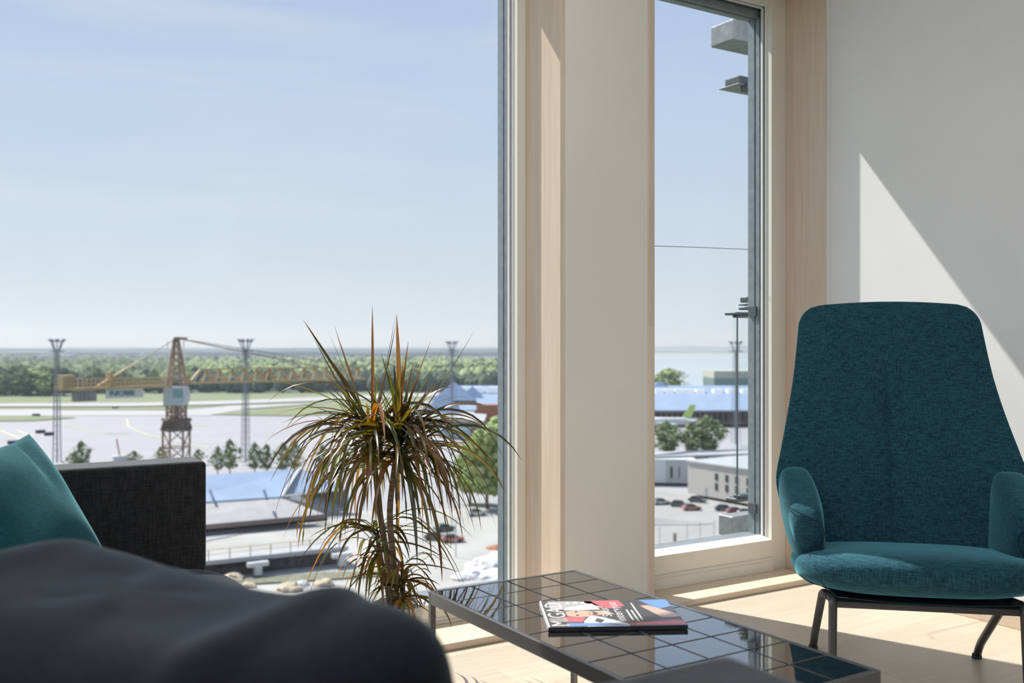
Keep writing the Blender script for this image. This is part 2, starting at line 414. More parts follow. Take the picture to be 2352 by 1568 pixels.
# shell: closed lens section swept upward
bm = bmesh.new(); NU, NV = 400, 100; rings = []
ztop = 1.168
for j in range(NV+1):
    v = j/NV; z = .27 + (ztop-.27)*v
    hw = smooth_tab(HW, z); ly = smooth_tab(LEAN, z)
    # round off the top corners
    e = max(0, (z-(ztop-.075))/.075); cut = .062*(1-math.sqrt(max(0, 1-e*e)))
    hw -= cut
    th = .045*(1-.35*v); 
    if e > 0: th *= max(.30, math.sqrt(max(0, 1-(e*.96)**2)))
    wing = .075*math.exp(-((z-.52)/.26)**2) + .018
    ring = []
    for i in range(NU):
        a = 2*PI*i/NU; c = math.cos(a); s = math.sin(a)
        x = hw*c; cc = abs(c)**1.818; s = math.copysign(math.sqrt(max(0, 1-cc*cc)), s)
        yy = th*math.copysign(abs(s)**.8, s)
        u = x/hw
        y = ly + yy + wing*(abs(u)**2.6)*1.0
        crease = 0
        if s > 0:   # front face, dart in the middle of the back
            cz = max(0, min(1, (.98-z)/.16)); 
            crease = -.022*cz*math.exp(-abs(x+.012)/.010) - .018*cz*math.exp(-((x)/.09)**2)
        zz = z + (.012*(1-u*u) if v > .9 else .012*(1-u*u)*max(0, v-.6)/.3)
        ring.append(bm.verts.new(L(x, y+crease, zz)))
    rings.append(ring)
for a, b in zip(rings, rings[1:]):
    for i in range(NU):
        f = bm.faces.new((a[i], a[(i+1) % NU], b[(i+1) % NU], b[i])); f.smooth = True
bm.faces.new(rings[0][::-1]); f = bm.faces.new(rings[-1]); f.smooth = True
back = obj('backrest', bm, M_teal, ch)
# arms: pads grown out of the shell's sides
def arm(sg):
    bm = bmesh.new()
    secs = []
    # stations from the back (buried in the shell) to the front face; (y, zc, hz, xin, xout)
    stn = [(-.22, .505, .150, .285, .385), (-.12, .490, .150, .268, .392), (-.02, .470, .140, .262, .388),
           (.06, .457, .126, .262, .384), (.135, .450, .112, .268, .378), (.162, .448, .086, .282, .364), (.170, .448, .048, .300, .345)]
    n = 36
    for (y, zc, hz, xi, xo) in stn:
        ring = []
        for k in range(n):
            a = 2*PI*k/n; c, s = math.cos(a), math.sin(a)
            cx = (xi+xo)/2; hx = (xo-xi)/2
            x = cx + hx*math.copysign(abs(c)**.5, c)
            z = zc - .018 + hz*math.copysign(abs(s)**.55, s)
            t = (zc+hz-z)/(2*hz)            # 0 top 1 bottom
            x -= .050*t*t*(1 if c > 0 else .35)
            y2 = y - .055*t*(1 if y > 0 else .5)
            ring.append(bm.verts.new(L(sg*x, y2, z)))
        secs.append(ring)
    for a, b in zip(secs, secs[1:]):
        for k in range(n):
            f = bm.faces.new((a[k], a[(k+1) % n], b[(k+1) % n], b[k])); f.smooth = True
    bm.faces.new(secs[0]); bm.faces.new(secs[-1])
    o = obj('armrest', bm, M_teal, ch); md = o.modifiers.new('sub', 'SUBSURF'); md.levels = 1; md.render_levels = 2
    # seam across the front of the arm
    bm = bmesh.new()
    pts = [L(sg*x, y, z) for x, y, z in ((.384, .10, .544), (.368, .150, .533), (.33, .168, .518), (.285, .158, .498), (.268, .130, .46), (.278, .138, .425), (.32, .134, .402), (.336, .105, .36))]
    tube(bm, fillet(pts, .03), .0016, 6); obj('seam', bm, M_seam, o)
arm(-1); arm(1)
# seat
bm = bmesh.new()
def seatfn(q, p):
    x, y, z = q
    # bowl the underside corners, slope the top towards the back
    if p.z < 0: x *= 1-.16*abs(p.z)**1.5
    z += .022*(y/.27) if p.z > 0 else .0
    if p.y > .5 and p.z < 0: y -= .05*abs(p.z)
    return L(x, y, z)
rbox(bm, (0, .04, .345), (.357, .245, .062), 3.2, 64, 32, seatfn)
seat = obj('seat', bm, M_teal, ch)
bm = bmesh.new()
def seat_seam(sg):
    pts = []
    for i in range(15):
        a = -0.2+1.75*i/14
        y = .04+.235*math.cos(a*.9); pts.append(L(sg*(.315-.02*math.sin(a)), .12+.12*math.cos(a), .405-.095*(i/14)**1.2))
    return pts
for sg in (-1, 1):
    tube(bm, [L(sg*x, y, z) for x, y, z in ((.318, -.10, .392), (.322, .05, .403), (.318, .16, .400), (.307, .235, .375), (.292, .270, .340), (.25, .272, .303))], .0014, 6)
tube(bm, [L(.25, .272, .303), L(.1, .264, .292), L(-.1, .264, .292), L(-.25, .272, .303)], .0014, 6)
obj('seam', bm, M_seam, seat)
# under-frame
bm = bmesh.new()
B(bm, -.255, .255, -.18, .235, .262, .282)
bm.transform(Matrix(((WX.x, FX.x, 0, O_CH.x), (WX.y, FX.y, 0, O_CH.y), (0, 0, 1, 0), (0, 0, 0, 1))))
obj('seat_frame', bm, M_legs, ch, bevel=.006)
for sg in (-1, 1):
    bm = bmesh.new()
    tube(bm, fillet([L(sg*.262, .262, .012), L(sg*.262, .250, .10), L(sg*.258, .236, .286), L(sg*.262, .195, .286)], .03), .0125, 16)
    obj('leg', bm, M_legs, ch)
    bm = bmesh.new()
    xo = -.275 if sg < 0 else .240
    tube(bm, fillet([L(sg*.262, .205, .286), L(xo, .140, .286), L(-.262 if sg < 0 else .255, -.195, .06), L(-.262 if sg < 0 else .255, -.235, .012)], .035), .0125, 16)
    lg = obj('leg', bm, M_legs, ch)
    for (y, xx) in ((-.237, -.262 if sg < 0 else .255),):
        bm = bmesh.new(); c = L(xx, y, 0); lathe(bm, c, [(0, 0), (.015, 0), (.016, .004), (.0145, .014), (.010, .018), (0, .018)], 20)
        obj('foot_glide', bm, M_gasket, lg)
    bm = bmesh.new(); c = L(sg*.262, .262, 0); lathe(bm, c, [(0, 0), (.015, 0), (.016, .004), (.0145, .014), (.010, .018), (0, .018)], 20)
    obj('foot_glide', bm, M_gasket, ch)

# ------------------------------------------------------------------ coffee table
TZ = .42; TX0, TX1, TY0, TY1 = 1.104, 1.547, 1.181, 2.156
M_tframe = mat('dark_steel_frame', (0.20, 0.20, 0.205), 0.3, metal=0.7)
def tile_mat():
    m = bpy.data.materials.new('glazed_brown_tile'); m.use_nodes = True; t = m.node_tree; b = t.nodes['Principled BSDF']
    b.inputs['Base Color'].default_value = (0.014, 0.011, 0.009, 1); b.inputs['Roughness'].default_value = 0.03
    b.inputs['IOR'].default_value = 1.9; b.inputs['Coat Weight'].default_value = 1.0; b.inputs['Coat IOR'].default_value = 1.8; b.inputs['Coat Roughness'].default_value = 0.02; b.inputs['Specular IOR Level'].default_value = 0.5
    tc = N(t, 'ShaderNodeTexCoord'); nz = N(t, 'ShaderNodeTexNoise'); nz.inputs['Scale'].default_value = 16; nz.inputs['Detail'].default_value = 1.5
    bp = N(t, 'ShaderNodeBump'); bp.inputs['Strength'].default_value = 0.16; bp.inputs['Distance'].default_value = 0.002
    t.links.new(tc.outputs['Object'], nz.inputs['Vector']); t.links.new(nz.outputs[0], bp.inputs['Height']); t.links.new(bp.outputs[0], b.inputs['Normal'])
    return m
M_tile = tile_mat()
M_grout = mat('dark_grout', (0.05, 0.045, 0.04), 0.7)
tb = thing('coffee_table', ((TX0+TX1)/2, (TY0+TY1)/2, 0), 'low coffee table with glossy dark square tiles in a steel frame', 'table')
bm = bmesh.new()
fw = .010
B(bm, TX0, TX1, TY0, TY0+fw, TZ-.03, TZ); B(bm, TX0, TX1, TY1-fw, TY1, TZ-.03, TZ)
B(bm, TX0, TX0+fw, TY0+fw, TY1-fw, TZ-.03, TZ); B(bm, TX1-fw, TX1, TY0+fw, TY1-fw, TZ-.03, TZ)
obj('frame', bm, M_tframe, tb, bevel=.0012)
bm = bmesh.new(); B(bm, TX0+fw, TX1-fw, TY0+fw, TY1-fw, TZ-.016, TZ-.0055)
obj('grout_bed', bm, M_grout, tb)
bm = bmesh.new(); nx, ny, g = 4, 9, .0032
ax = (TX1-TX0-2*fw)/nx; ay = (TY1-TY0-2*fw)/ny
for i in range(nx):
    for j in range(ny):
        x = TX0+fw+i*ax; y = TY0+fw+j*ay; b0 = len(bm.verts)
        B(bm, x+g/2, x+ax-g/2, y+g/2, y+ay-g/2, TZ-.007, TZ-.001)
obj('tiled_top', bm, M_tile, tb, bevel=.0016, bseg=3)
for x in (TX0, TX1-.014):
    for y in (TY0, TY1-.014):
        obj('leg', box(x, x+.014, y, y+.014, 0, TZ-.03), M_tframe, tb, bevel=.001)

# ------------------------------------------------------------------ magazine
mg0 = V(1.163, 1.715, TZ); mg1 = V(1.4256, 1.5732, TZ)
ux = (mg1-mg0).normalized(); uy = V(-ux.y, ux.x, 0)
ML = .297; MW = .215; MT = .009
MM = Matrix(((ux.x, uy.x, 0, mg0.x), (ux.y, uy.y, 0, mg0.y), (0, 0, 1, TZ), (0, 0, 0, 1)))
mg = thing('magazine', mg0+ux*.15+uy*.1, 'magazine with a portrait cover lying on the tiled table', 'magazine')
def mcol(n, c): return mat(n, c, 0.28, spec=0.5)
K_white = mcol('cover_white', (.62, .62, .64)); K_grey = mcol('cover_grey', (.065, .065, .075)); K_red = mcol('cover_red', (.52, .13, .16))
K_skin = mcol('cover_skin', (.55, .37, .30)); K_blue = mcol('cover_blue', (.14, .26, .52)); K_dark = mcol('cover_dark', (.01, .012, .02)); K_pale = mcol('cover_pale', (.38, .38, .40))
bm = box(0, ML, .0, MW, .0006, MT-.0008, M=MM); obj('pages', bm, mat('paper', (.7, .69, .66), .8), mg)
bm = bmesh.new(); B(bm, -.0005, ML+.0005, -.0012, MW+.001, MT-.0008, MT, M=MM); B(bm, -.0005, ML+.0005, -.0012, MW+.001, 0.0002, .0008, M=MM)
cover = obj('cover', bm, K_grey, mg)
bm = bmesh.new(); B(bm, -.001, ML+.001, -.0024, -.0010, 0.0002, MT+.0002, M=MM); obj('spine', bm, K_dark, mg)
def patch(name, pts, m, lv):
    bm = bmesh.new(); prism(bm, [MM @ V(u*ML, v*MW, MT+.00003*lv) for u, v in pts], (0, 0, .00003))
    return obj(name, bm, m, cover)
# portrait lying on its side: the head of the page is at u=0
patch('print', [(.0, .0), (.012, .0), (.012, 1), (.0, 1)], K_white, 1)
patch('print', [(.06, .62), (.46, .70), (.40, .96), (.06, .97)], K_pale, 1)
patch('print', [(.16, .60), (.44, .62), (.40, .86), (.18, .70)], K_white, 2)
patch('print', [(.30, .97), (.62, .98), (.64, .74), (.50, .66), (.40, .82)], K_red, 1)
patch('print', [(.13, .36), (.30, .33), (.26, .16), (.14, .18)], K_red, 2)
patch('print', [(.28, .0), (.58, .0), (.60, .06), (.42, .34), (.34, .40), (.27, .18)], K_white, 2)
patch('print', [(.35, .18), (.39, .12), (.43, .22), (.38, .30)], K_grey, 3)
patch('print', [(.14, .02), (.60, .02), (.46, .12), (.14, .13)], K_blue, 3)
patch('print', [(.58, .08), (1, .22), (1, .02), (.60, .03)], K_red, 2)
patch('print', [(.86, .28), (1, .3), (1, .16), (.90, .22)], K_grey, 3)
patch('print', [(.78, .98), (1, .98), (1, .72), (.88, .60)], K_blue, 1)
patch('print', [(.76, .74), (.82, .76), (1, .40), (1, .28), (.86, .30)], K_skin, 3)
# face: forehead to chin along u
fc = [(.27+.135*math.cos(a), .47+.125*math.sin(a)) for a in [2*PI*k/20 for k in range(20)]]
patch('portrait_face', fc, K_skin, 4)
patch('print', [(.36, .40), (.53, .44), (.46, .58), (.38, .56)], K_skin, 3)
patch('portrait_hair', [(.10, .42), (.14, .36), (.17, .40), (.165, .54), (.13, .56), (.09, .50)], K_grey, 5)
for v in (.41, .54): patch('portrait_eye', [(.235, v-.014), (.25, v-.024), (.262, v), (.25, v+.024), (.235, v+.014)], K_dark, 6)
patch('portrait_mouth', [(.335, .43), (.347, .42), (.350, .50), (.337, .51)], mcol('lip', (.4, .12, .12)), 6)
patch('portrait_beard', [(.355, .40), (.40, .43), (.405, .50), (.36, .55), (.372, .475)], K_grey, 6)
def mtext(s, u, v, size, m, sx=1, sy=1):
    # letters stand with their feet towards u+, reading along v+
    T = MM @ Matrix.Translation((u*ML, v*MW, MT+.0003)) @ Matrix.Rotation(PI/2, 4, 'Z')
    obj('title_letters' if size > .03 else 'cover_lines', text_bm(s, size, T, font_scale=(sx, sy)), m, cover)
mtext('MIGAD', .155, .02, .062, K_white, .98, .9)
mtext('Suur', .50, .34, .030, K_white, 1.4, 1); mtext('intervjuu', .585, .16, .030, K_white, 1.5, 1)
for k, (u, a, b) in enumerate(((.63, .20, .60), (.665, .14, .58), (.70, .20, .86))):
    patch('cover_lines', [(u, a), (u+.012, a), (u+.012, b), (u, b)], K_white, 5)
for k, (a, b) in enumerate(((.72, .76), (.80, .9), (.62, .67))):
    patch('cover_lines', [(.20+.06*k, .86), (.225+.06*k, .86), (.225+.06*k, .94), (.20+.06*k, .94)], K_white, 5)

# ------------------------------------------------------------------ sofa
M_sofa = fabric('charcoal_wool', (0.012, 0.0125, 0.014), (0.034, 0.035, 0.037), 700, sheen=.55)
M_cush = fabric('slate_wool', (0.006, 0.007, 0.010), (0.012, 0.014, 0.019), 1200, sheen=0.22, tint=(.75, .88, 1))
sf = thing('sofa', (.28, 1.66, 0), 'dark grey upholstered sofa with loose back cushion, nearest to the viewer', 'sofa')
obj('armrest', box(-.16, .685, 2.61, 2.745, .10, .722), M_sofa, sf, bevel=.012, bseg=4)
obj('armrest', box(-.16, .695, .575, .712, .10, .722), M_sofa, sf, bevel=.022, bseg=5)
obj('backrest', box(-.16, -.02, .715, 2.607, .10, .70), M_sofa, sf, bevel=.02, bseg=4)
obj('seat_base', box(-.02, .67, .715, 2.607, .10, .28), M_sofa, sf, bevel=.012, bseg=3)
for (y0, y1) in ((.72, 1.655), (1.665, 2.60)):
    bm = bmesh.new(); rbox(bm, (.345, (y0+y1)/2, .384), (.365, (y1-y0)/2, .088), 6, 56, 24)
    obj('seat_cushion', bm, M_cush, sf)
for x in (-.12, .63):
    for y in (.63, 2.68):
        obj('leg', box(x-.02, x+.02, y-.02, y+.02, 0, .10), M_tframe, sf)
def wr(q, k=1.0):
    return noise.noise(q*5)*.012*k + noise.noise(q*2.3+V(3, 1, 7))*.02*k
bm = bmesh.new()
def bc(q, p, yl):
    # slack cover: long folds running across the cushion
    sc = .66*q.x-.75*q.y
    c = math.cos((sc+.434)/.2*2*PI)
    k = max(0, (q.z-.50)/.30)
    d = wr(q, .6) + (.006+.008*math.exp(-((sc+.40)/.12)**2))*(max(0, c)**2-.4)*min(1, k)
    n = p.normalized(); q2 = q+n*d
    if p.z > 0: q2.z += (-.022+.38*yl*yl)*min(1, p.z*1.5)
    return q2
CR = Matrix.Translation((.185, 1.0, 0)) @ Matrix.Rotation(math.radians(24.6), 4, 'Z')
rbox(bm, (0, 0, .622), (.165, .335, .182), 4.5, 96, 64, lambda q, p: bc(CR @ q, CR.to_3x3() @ p, q.y))
obj('back_cushion', bm, M_cush, sf)

# teal throw pillow leaning into the far corner
M_pil = fabric('turquoise_cotton', (0.005, 0.042, 0.054), (0.011, 0.075, 0.092), 1400, sheen=0.25, tint=(.35, .85, .95))
def pillow(name, TL, TR, BR, BL, th, label):
    TL, TR, BR, BL = map(Vector, (TL, TR, BR, BL)); na = (TR-TL).cross(TL-BL).normalized(); c = (TL+TR+BR+BL)/4
    bm = bmesh.new(); n = 40; gr = {}
    for s in (1, -1):
        for i in range(n+1):
            for j in range(n+1):
                u, v = -1+2*i/n, -1+2*j/n
                if s == -1 and (i in (0, n) or j in (0, n)): gr[(s, i, j)] = gr[(1, i, j)]; continue
                x = u*(1-.085*(1-v*v)); y = v*(1-.085*(1-u*u))
                p = (TL*(1-x)*(1+y)+TR*(1+x)*(1+y)+BR*(1+x)*(1-y)+BL*(1-x)*(1-y))/4
                p += na*s*th*((1-u*u)*(1-v*v))**.45
                k = 1-max(abs(u), abs(v))**6
                p += na*(noise.noise(p*7)*.014*k - .016*math.exp(-((u-.62-.25*(v-1))/.10)**2)*math.exp(-((v-.75)/.35)**2))
                gr[(s, i, j)] = bm.verts.new(p)
        for i in range(n):
            for j in range(n):
                q = [gr[(s, i, j)], gr[(s, i+1, j)], gr[(s, i+1, j+1)], gr[(s, i, j+1)]]
                f = bm.faces.new(q if s == 1 else q[::-1]); f.smooth = True
    o = obj(name, bm, M_pil, loc=c); tag(o, label, 'pillow'); return o
pil = pillow('throw_pillow', (.02, 2.20, .80), (.257, 2.545, .818), (.42, 2.333, .485), (.17, 2.02, .47), .07, 'turquoise throw pillow leaning against the far arm of the grey sofa')

# ------------------------------------------------------------------ plant
def leaf_mat():
    m = bpy.data.materials.new('dracaena_leaf'); m.use_nodes = True; t = m.node_tree; b = t.nodes['Principled BSDF']; o = t.nodes['Material Output']
    at = N(t, 'ShaderNodeAttribute'); at.attribute_name = 'tint'
    sp = N(t, 'ShaderNodeSeparateColor'); t.links.new(at.outputs['Color'], sp.inputs[0])
    edge = N(t, 'ShaderNodeValToRGB'); setramp(edge, [(0.35, (0.070, 0.085, 0.022)), (0.75, (0.10, 0.055, 0.030)), (1.0, (0.085, 0.030, 0.028))])
    t.links.new(sp.outputs[0], edge.inputs[0])
    ora = N(t, 'ShaderNodeMix', data_type='RGBA'); t.links.new(sp.outputs[1], ora.inputs[0]); t.links.new(edge.outputs[0], ora.inputs[6]); ora.inputs[7].default_value = (0.24, 0.105, 0.045, 1)
    dk = N(t, 'ShaderNodeMix', data_type='RGBA', blend_type='MULTIPLY'); dk.inputs[0].default_value = 1; t.links.new(ora.outputs[2], dk.inputs[6]); 
    cm = N(t, 'ShaderNodeCombineColor')
    for i in range(3): t.links.new(sp.outputs[2], cm.inputs[i])
    t.links.new(cm.outputs[0], dk.inputs[7])
    t.links.new(dk.outputs[2], b.inputs['Base Color']); b.inputs['Roughness'].default_value = 0.30; b.inputs['Specular IOR Level'].default_value = 0.9
    tl = N(t, 'ShaderNodeBsdfTranslucent'); mx = N(t, 'ShaderNodeMixShader'); mx.inputs[0].default_value = 0.42
    sat = N(t, 'ShaderNodeHueSaturation'); sat.inputs['Saturation'].default_value = 1.35; sat.inputs['Value'].default_value = 2.4
    t.links.new(dk.outputs[2], sat.inputs['Color']); t.links.new(sat.outputs[0], tl.inputs[0])
    t.links.new(b.outputs[0], mx.inputs[1]); t.links.new(tl.outputs[0], mx.inputs[2]); t.links.new(mx.outputs[0], o.inputs[0])
    return m
M_leaf = leaf_mat()
M_trunk = mat('ringed_cane', (0.30, 0.21, 0.13), 0.8, noise_amt=0.6, nscale=60, stretch=(.2, .2, 3), bump=0.6)
M_pot = mat('white_pot', (0.70, 0.68, 0.64), 0.35, spec=0.4)
M_soil = mat('soil', (0.05, 0.035, 0.025), 0.95, noise_amt=0.5, nscale=80)
PC = V(1.300, 2.737, 0)
PT = 3.0
plant = thing('potted_dragon_tree', PC, 'dragon tree with thin drooping red-edged leaves in a white pot by the large window', 'potted plant')
bm = bmesh.new(); lathe(bm, PC, [(0, 0), (.066, 0), (.070, .005), (.0815, .232), (.083, .236), (.0795, .236), (.078, .2), (.06, .19)], 48); obj('pot', bm, M_pot, plant)
bm = bmesh.new(); r = lathe(bm, PC+V(0, 0, .205), [(.0785, 0), (.05, .006), (.02, .004), (0.0005, .006)], 32)
obj('soil', bm, M_soil, plant)
rnd = random.Random(11)
canes = [[(905, 1400, 3.0), (893, 1300, 3.0), (872, 1180, 3.01), (862, 1080, 3.02), (850, 985, 3.02)],
         [(912, 1400, 2.99), (905, 1300, 2.97), (893, 1180, 2.97), (905, 1080, 2.97), (917, 990, 2.97)],
         [(900, 1400, 3.03), (888, 1340, 3.05), (872, 1270, 3.05), (866, 1225, 3.05)],
         [(918, 1400, 2.96), (925, 1350, 2.95), (925, 1310, 2.94)]]
cents = []
for c, rr in zip(canes, (.0105, .0105, .009, .009)):
    pts = [P(*q) for q in c]; pts[0].z = .2; bm = bmesh.new()
    fp = fillet(pts, .1, 5); tube(bm, fp, [rr*(1-.25*i/len(fp)) for i in range(len(fp))], 12); obj('cane', bm, M_trunk, plant); cents.append(pts[-1])

def leaf_mesh(bm, pts, w, tint, orange, val):
    n = len(pts); col = bm.loops.layers.color.get('tint') or bm.loops.layers.color.new('tint')
    L3 = []
    roll = rnd.uniform(-.9, .9)
    for i, p in enumerate(pts):
        d = (pts[min(i+1, n-1)]-pts[max(i-1, 0)]).normalized()
        s = d.cross(V(0, 0, 1))
        if s.length < .15: s = d.cross(V(.8, .6, 0))
        s.normalize(); s = Quaternion(d, roll*(.4+.6*i/n)) @ s; u = s.cross(d)
        t = i/(n-1); ww = w*1.2*(.62+.38*min(1, t/.25))*(1-max(0, (t-.30)/.70)**2.2)*.5+.0004
        L3.append([bm.verts.new(p-s*ww+u*ww*.35), bm.verts.new(p), bm.verts.new(p+s*ww+u*ww*.35)])
    for i, (a, b) in enumerate(zip(L3, L3[1:])):
        for k in (0, 1):
            f = bm.faces.new((a[k], a[k+1], b[k+1], b[k])); f.smooth = True
            for lp in f.loops:
                mid = lp.vert in (a[1], b[1]); e = tint*(.35 if mid else 1.0)+.35*(i/n)
                lp[col] = (min(1, e), orange, val, 1)
def curve(a, c1, c2, b, n=11):
    out = []
    for i in range(n):
        t = i/(n-1); out.append(a*(1-t)**3+c1*3*t*(1-t)**2+c2*3*t*t*(1-t)+b*t**3)
    return out
leaves = []      # (points, width)
def add_leaf(base, tip, arch, w):
    """arch: how far the middle rises above the chord, metres"""
    d = tip-base
    c1 = base+d*.28+V(0, 0, arch*1.25); c2 = base+d*.70+V(0, 0, arch*1.15)
    leaves.append((curve(base, c1, c2, tip), w))
# leaves read one by one: crown, tip pixel, tip depth offset, arch, width
TIPS = [(0, 697, 735, .02, .0, .011), (0, 752, 757, .10, .0, .007), (0, 768, 748, -.05, -.01, .011), (0, 855, 703, .0, .0, .010), (0, 780, 783, .08, .0, .009),
 (0, 735, 800, .10, .02, .010), (0, 720, 775, .16, -.005, .007), (0, 910, 718, -.04, -.03, .010), (0, 908, 752, .05, -.02, .007), (0, 613, 873, -.02, .03, .013), (0, 722, 872, .10, .01, .010), (0, 690, 928, -.06, .02, .008),
 (0, 617, 958, .05, .045, .011), (0, 606, 1016, .0, .07, .012), (0, 647, 972, .10, .04, .009), (0, 682, 994, -.05, .05, .008), (0, 620, 1106, .02, .13, .012), (0, 640, 1150, .06, .16, .011), (0, 652, 1142, -.10, .17, .012),
 (0, 668, 1155, .08, .15, .010), (0, 690, 1120, .15, .11, .012), (0, 715, 1180, -.08, .17, .012), (0, 744, 1100, .05, .11, .014), (0, 744, 880, .18, .02, .010), (0, 965, 845, .05, .05, .006), (0, 884, 1130, -.20, .10, .013), (0, 905, 890, -.15, -.0, .008),
 (1, 911, 722, .06, .0, .012), (1, 938, 783, -.03, .0, .008), (1, 990, 782, .02, .0, .010), (1, 1024, 788, .06, -.005, .010), (1, 1089, 760, .0, -.015, .010), (1, 1022, 852, -.08, .01, .010),
 (1, 1042, 890, .03, .045, .014), (1, 1080, 913, .10, .04, .007), (1, 1145, 948, -.04, .075, .014), (1, 1102, 970, .07, .055, .009), (1, 1042, 980, -.12, .05, .009), (1, 1140, 1052, .04, .085, .012), (1, 1148, 1086, -.02, .10, .012), (1, 1143, 1092, .05, .12, .011),
 (1, 1125, 1098, .12, .12, .010), (1, 1107, 1166, .0, .17, .014), (1, 1102, 1150, .08, .15, .008), (1, 1075, 1130, .14, .13, .008), (1, 1052, 1143, -.05, .14, .010), (1, 1078, 1204, .04, .2, .010), (1, 1030, 1246, -.03, .2, .012), (1, 1007, 1230, .07, .18, .012), (1, 1044, 1243, .10, .2, .008),
 (1, 997, 1200, -.08, .15, .014), (1, 965, 1080, -.18, .06, .012), (1, 898, 860, .10, .0, .010), (1, 918, 800, .1, .0, .009), (1, 926, 830, -.06, .0, .010), (1, 905, 835, .0, .0, .009), (1, 880, 825, .05, .01, .008),
 (2, 712, 1233, .02, .035, .008), (2, 685, 1293, -.04, .09, .008), (2, 722, 1278, .08, .06, .008), (2, 700, 1350, .03, .12, .009), (2, 708, 1372, -.05, .13, .009), (2, 750, 1255, .10, .03, .008), (2, 764, 1330, .1, .09, .010), (2, 790, 1200, .0, .02, .008), (2, 735, 1205, .1, .01, .008),
 (2, 1085, 1234, -.03, .09, .009), (2, 1000, 1220, .03, .01, .008), (2, 978, 1195, .08, .015, .007), (2, 1027, 1287, .0, .03, .010), (2, 1050, 1311, .05, .06, .010), (2, 1056, 1338, -.04, .12, .011), (2, 1065, 1338, .07, .13, .006), (2, 1045, 1265, .12, .05, .008),
 (3, 1012, 1345, -.04, .02, .016), (3, 1052, 1313, .02, .01, .010), (3, 1000, 1270, .08, .01, .008), (3, 800, 1330, .04, .02, .009), (3, 780, 1385, -.02, .06, .010), (3, 1030, 1420, .05, .06, .008), (3, 850, 1395, .1, .05, .01), (3, 960, 1385, -.05, .04, .012)]
up = [V(0, 0, .02), V(0, 0, .02), V(0, 0, .02), V(0, 0, .01)]
for ci, x, y, dt, arch, w in TIPS:
    b = cents[ci]+V(rnd.uniform(-.008, .008), rnd.uniform(-.008, .008), rnd.uniform(-.05, .025))
    dep = (b-V(0, 0, CAMZ)).dot(V(SI, CO, 0))
    tip = P(x, y, min(dep+dt*.8, 3.22 if x < 1000 else 3.12))
    if tip.y > 3.09: tip = P(x, y, dep*.985); 
    if tip.y > 3.09: tip.y = 3.085
    add_leaf(b, tip, arch, w)
first = len(leaves)
def rand_leaf(ci, elev, length, droop, w):
    b = cents[ci]+V(0, 0, rnd.uniform(-.11, .02)); az = rnd.uniform(0, 2*PI)
    o = V(math.cos(az), math.sin(az), 0)
    e = math.radians(elev); d = o*math.cos(e)+V(0, 0, math.sin(e))
    pts = []; p = b.copy(); n = 11; step = length/(n-1)
    for i in range(n):
        pts.append(p.copy()); d = (d+V(0, 0, -droop*(i+1)/n*.55)).normalized(); p += d*step
    if max(q.y for q in pts) > 3.07 or (pts[-1].z < .44 and pts[-1].y < 2.30) or min(q.z for q in pts) < .03: return
    leaves.append((pts, w))
k = 0
while len(leaves) < first+300 and k < 3000:
    k += 1; r = rnd.random()
    if r < .18: rand_leaf(rnd.choice((0, 1)), rnd.uniform(35, 80), rnd.uniform(.16, .26), .05, rnd.uniform(.007, .011))
    elif r < .34: rand_leaf(rnd.choice((0, 1)), rnd.uniform(5, 35), rnd.uniform(.24, .36), rnd.uniform(.3, .6), rnd.uniform(.008, .012))
    elif r < .56: rand_leaf(rnd.choice((0, 1)), rnd.uniform(-25, 25), rnd.uniform(.28, .42), rnd.uniform(.8, 1.5), rnd.uniform(.008, .013))
    elif r < .76: rand_leaf(rnd.choice((0, 1)), rnd.uniform(-5, 45), rnd.uniform(.32, .46), rnd.uniform(.55, 1.15), rnd.uniform(.008, .013))
    elif r < .87: rand_leaf(2, rnd.uniform(-20, 50), rnd.uniform(.14, .26), rnd.uniform(.5, 1.2), rnd.uniform(.007, .010))
    else: rand_leaf(3, rnd.uniform(0, 60), rnd.uniform(.10, .2), rnd.uniform(.5, 1.2), rnd.uniform(.007, .011))
def tints(): return rnd.uniform(.4, 1.3), (rnd.uniform(.3, 1) if rnd.random() < .3 else rnd.uniform(0, .25)), rnd.uniform(.6, 1.7)
for pts, w in leaves[:99]:
    bm = bmesh.new(); leaf_mesh(bm, pts, w, *tints()); obj('leaf', bm, M_leaf, plant, smooth=True)
bm = bmesh.new()
for pts, w in leaves[99:]: leaf_mesh(bm, pts, w, *tints())
tag(obj('foliage', bm, M_leaf, plant, smooth=True), kind='stuff')

# ================================================================== outside, seen from the twelfth floor
def gpoly(name, pts, m, dz, thick=.05, **k):
    bm = bmesh.new(); q = [G(x, y, dz) for x, y in pts]; prism(bm, q, (0, 0, -thick))
    return tag(obj(name, bm, m), **(k or dict(kind='structure')))
M_land = mat('far_land', (0.13, 0.17, 0.12), 1, noise_amt=0.4, nscale=.004)
M_apron = mat('apron_concrete', (0.37, 0.36, 0.375), .9, noise_amt=.08, nscale=.03)
M_apron2 = mat('yard_concrete', (0.45, 0.435, 0.41), .9, noise_amt=.25, nscale=.09, col2=(.36, .345, .32))
M_grass = mat('mown_grass', (0.19, 0.235, 0.11), 1, noise_amt=.3, nscale=.03, col2=(.23, .24, .14))
M_runway = mat('runway_concrete', (0.43, 0.415, 0.41), .9, noise_amt=.06, nscale=.02)
M_water = mat('lake_water', (0.42, 0.47, 0.50), .25, noise_amt=.15, nscale=.002)
M_asph = mat('car_park_asphalt', (0.36, 0.35, 0.335), .9, noise_amt=.12, nscale=.15)
M_asph2 = mat('patched_asphalt', (0.30, 0.295, 0.29), .9, noise_amt=.1, nscale=.15)
M_wht = mat('white_render', (.62, .62, .62), .8)
M_gry = mat('grey_cladding', (.42, .43, .44), .7)
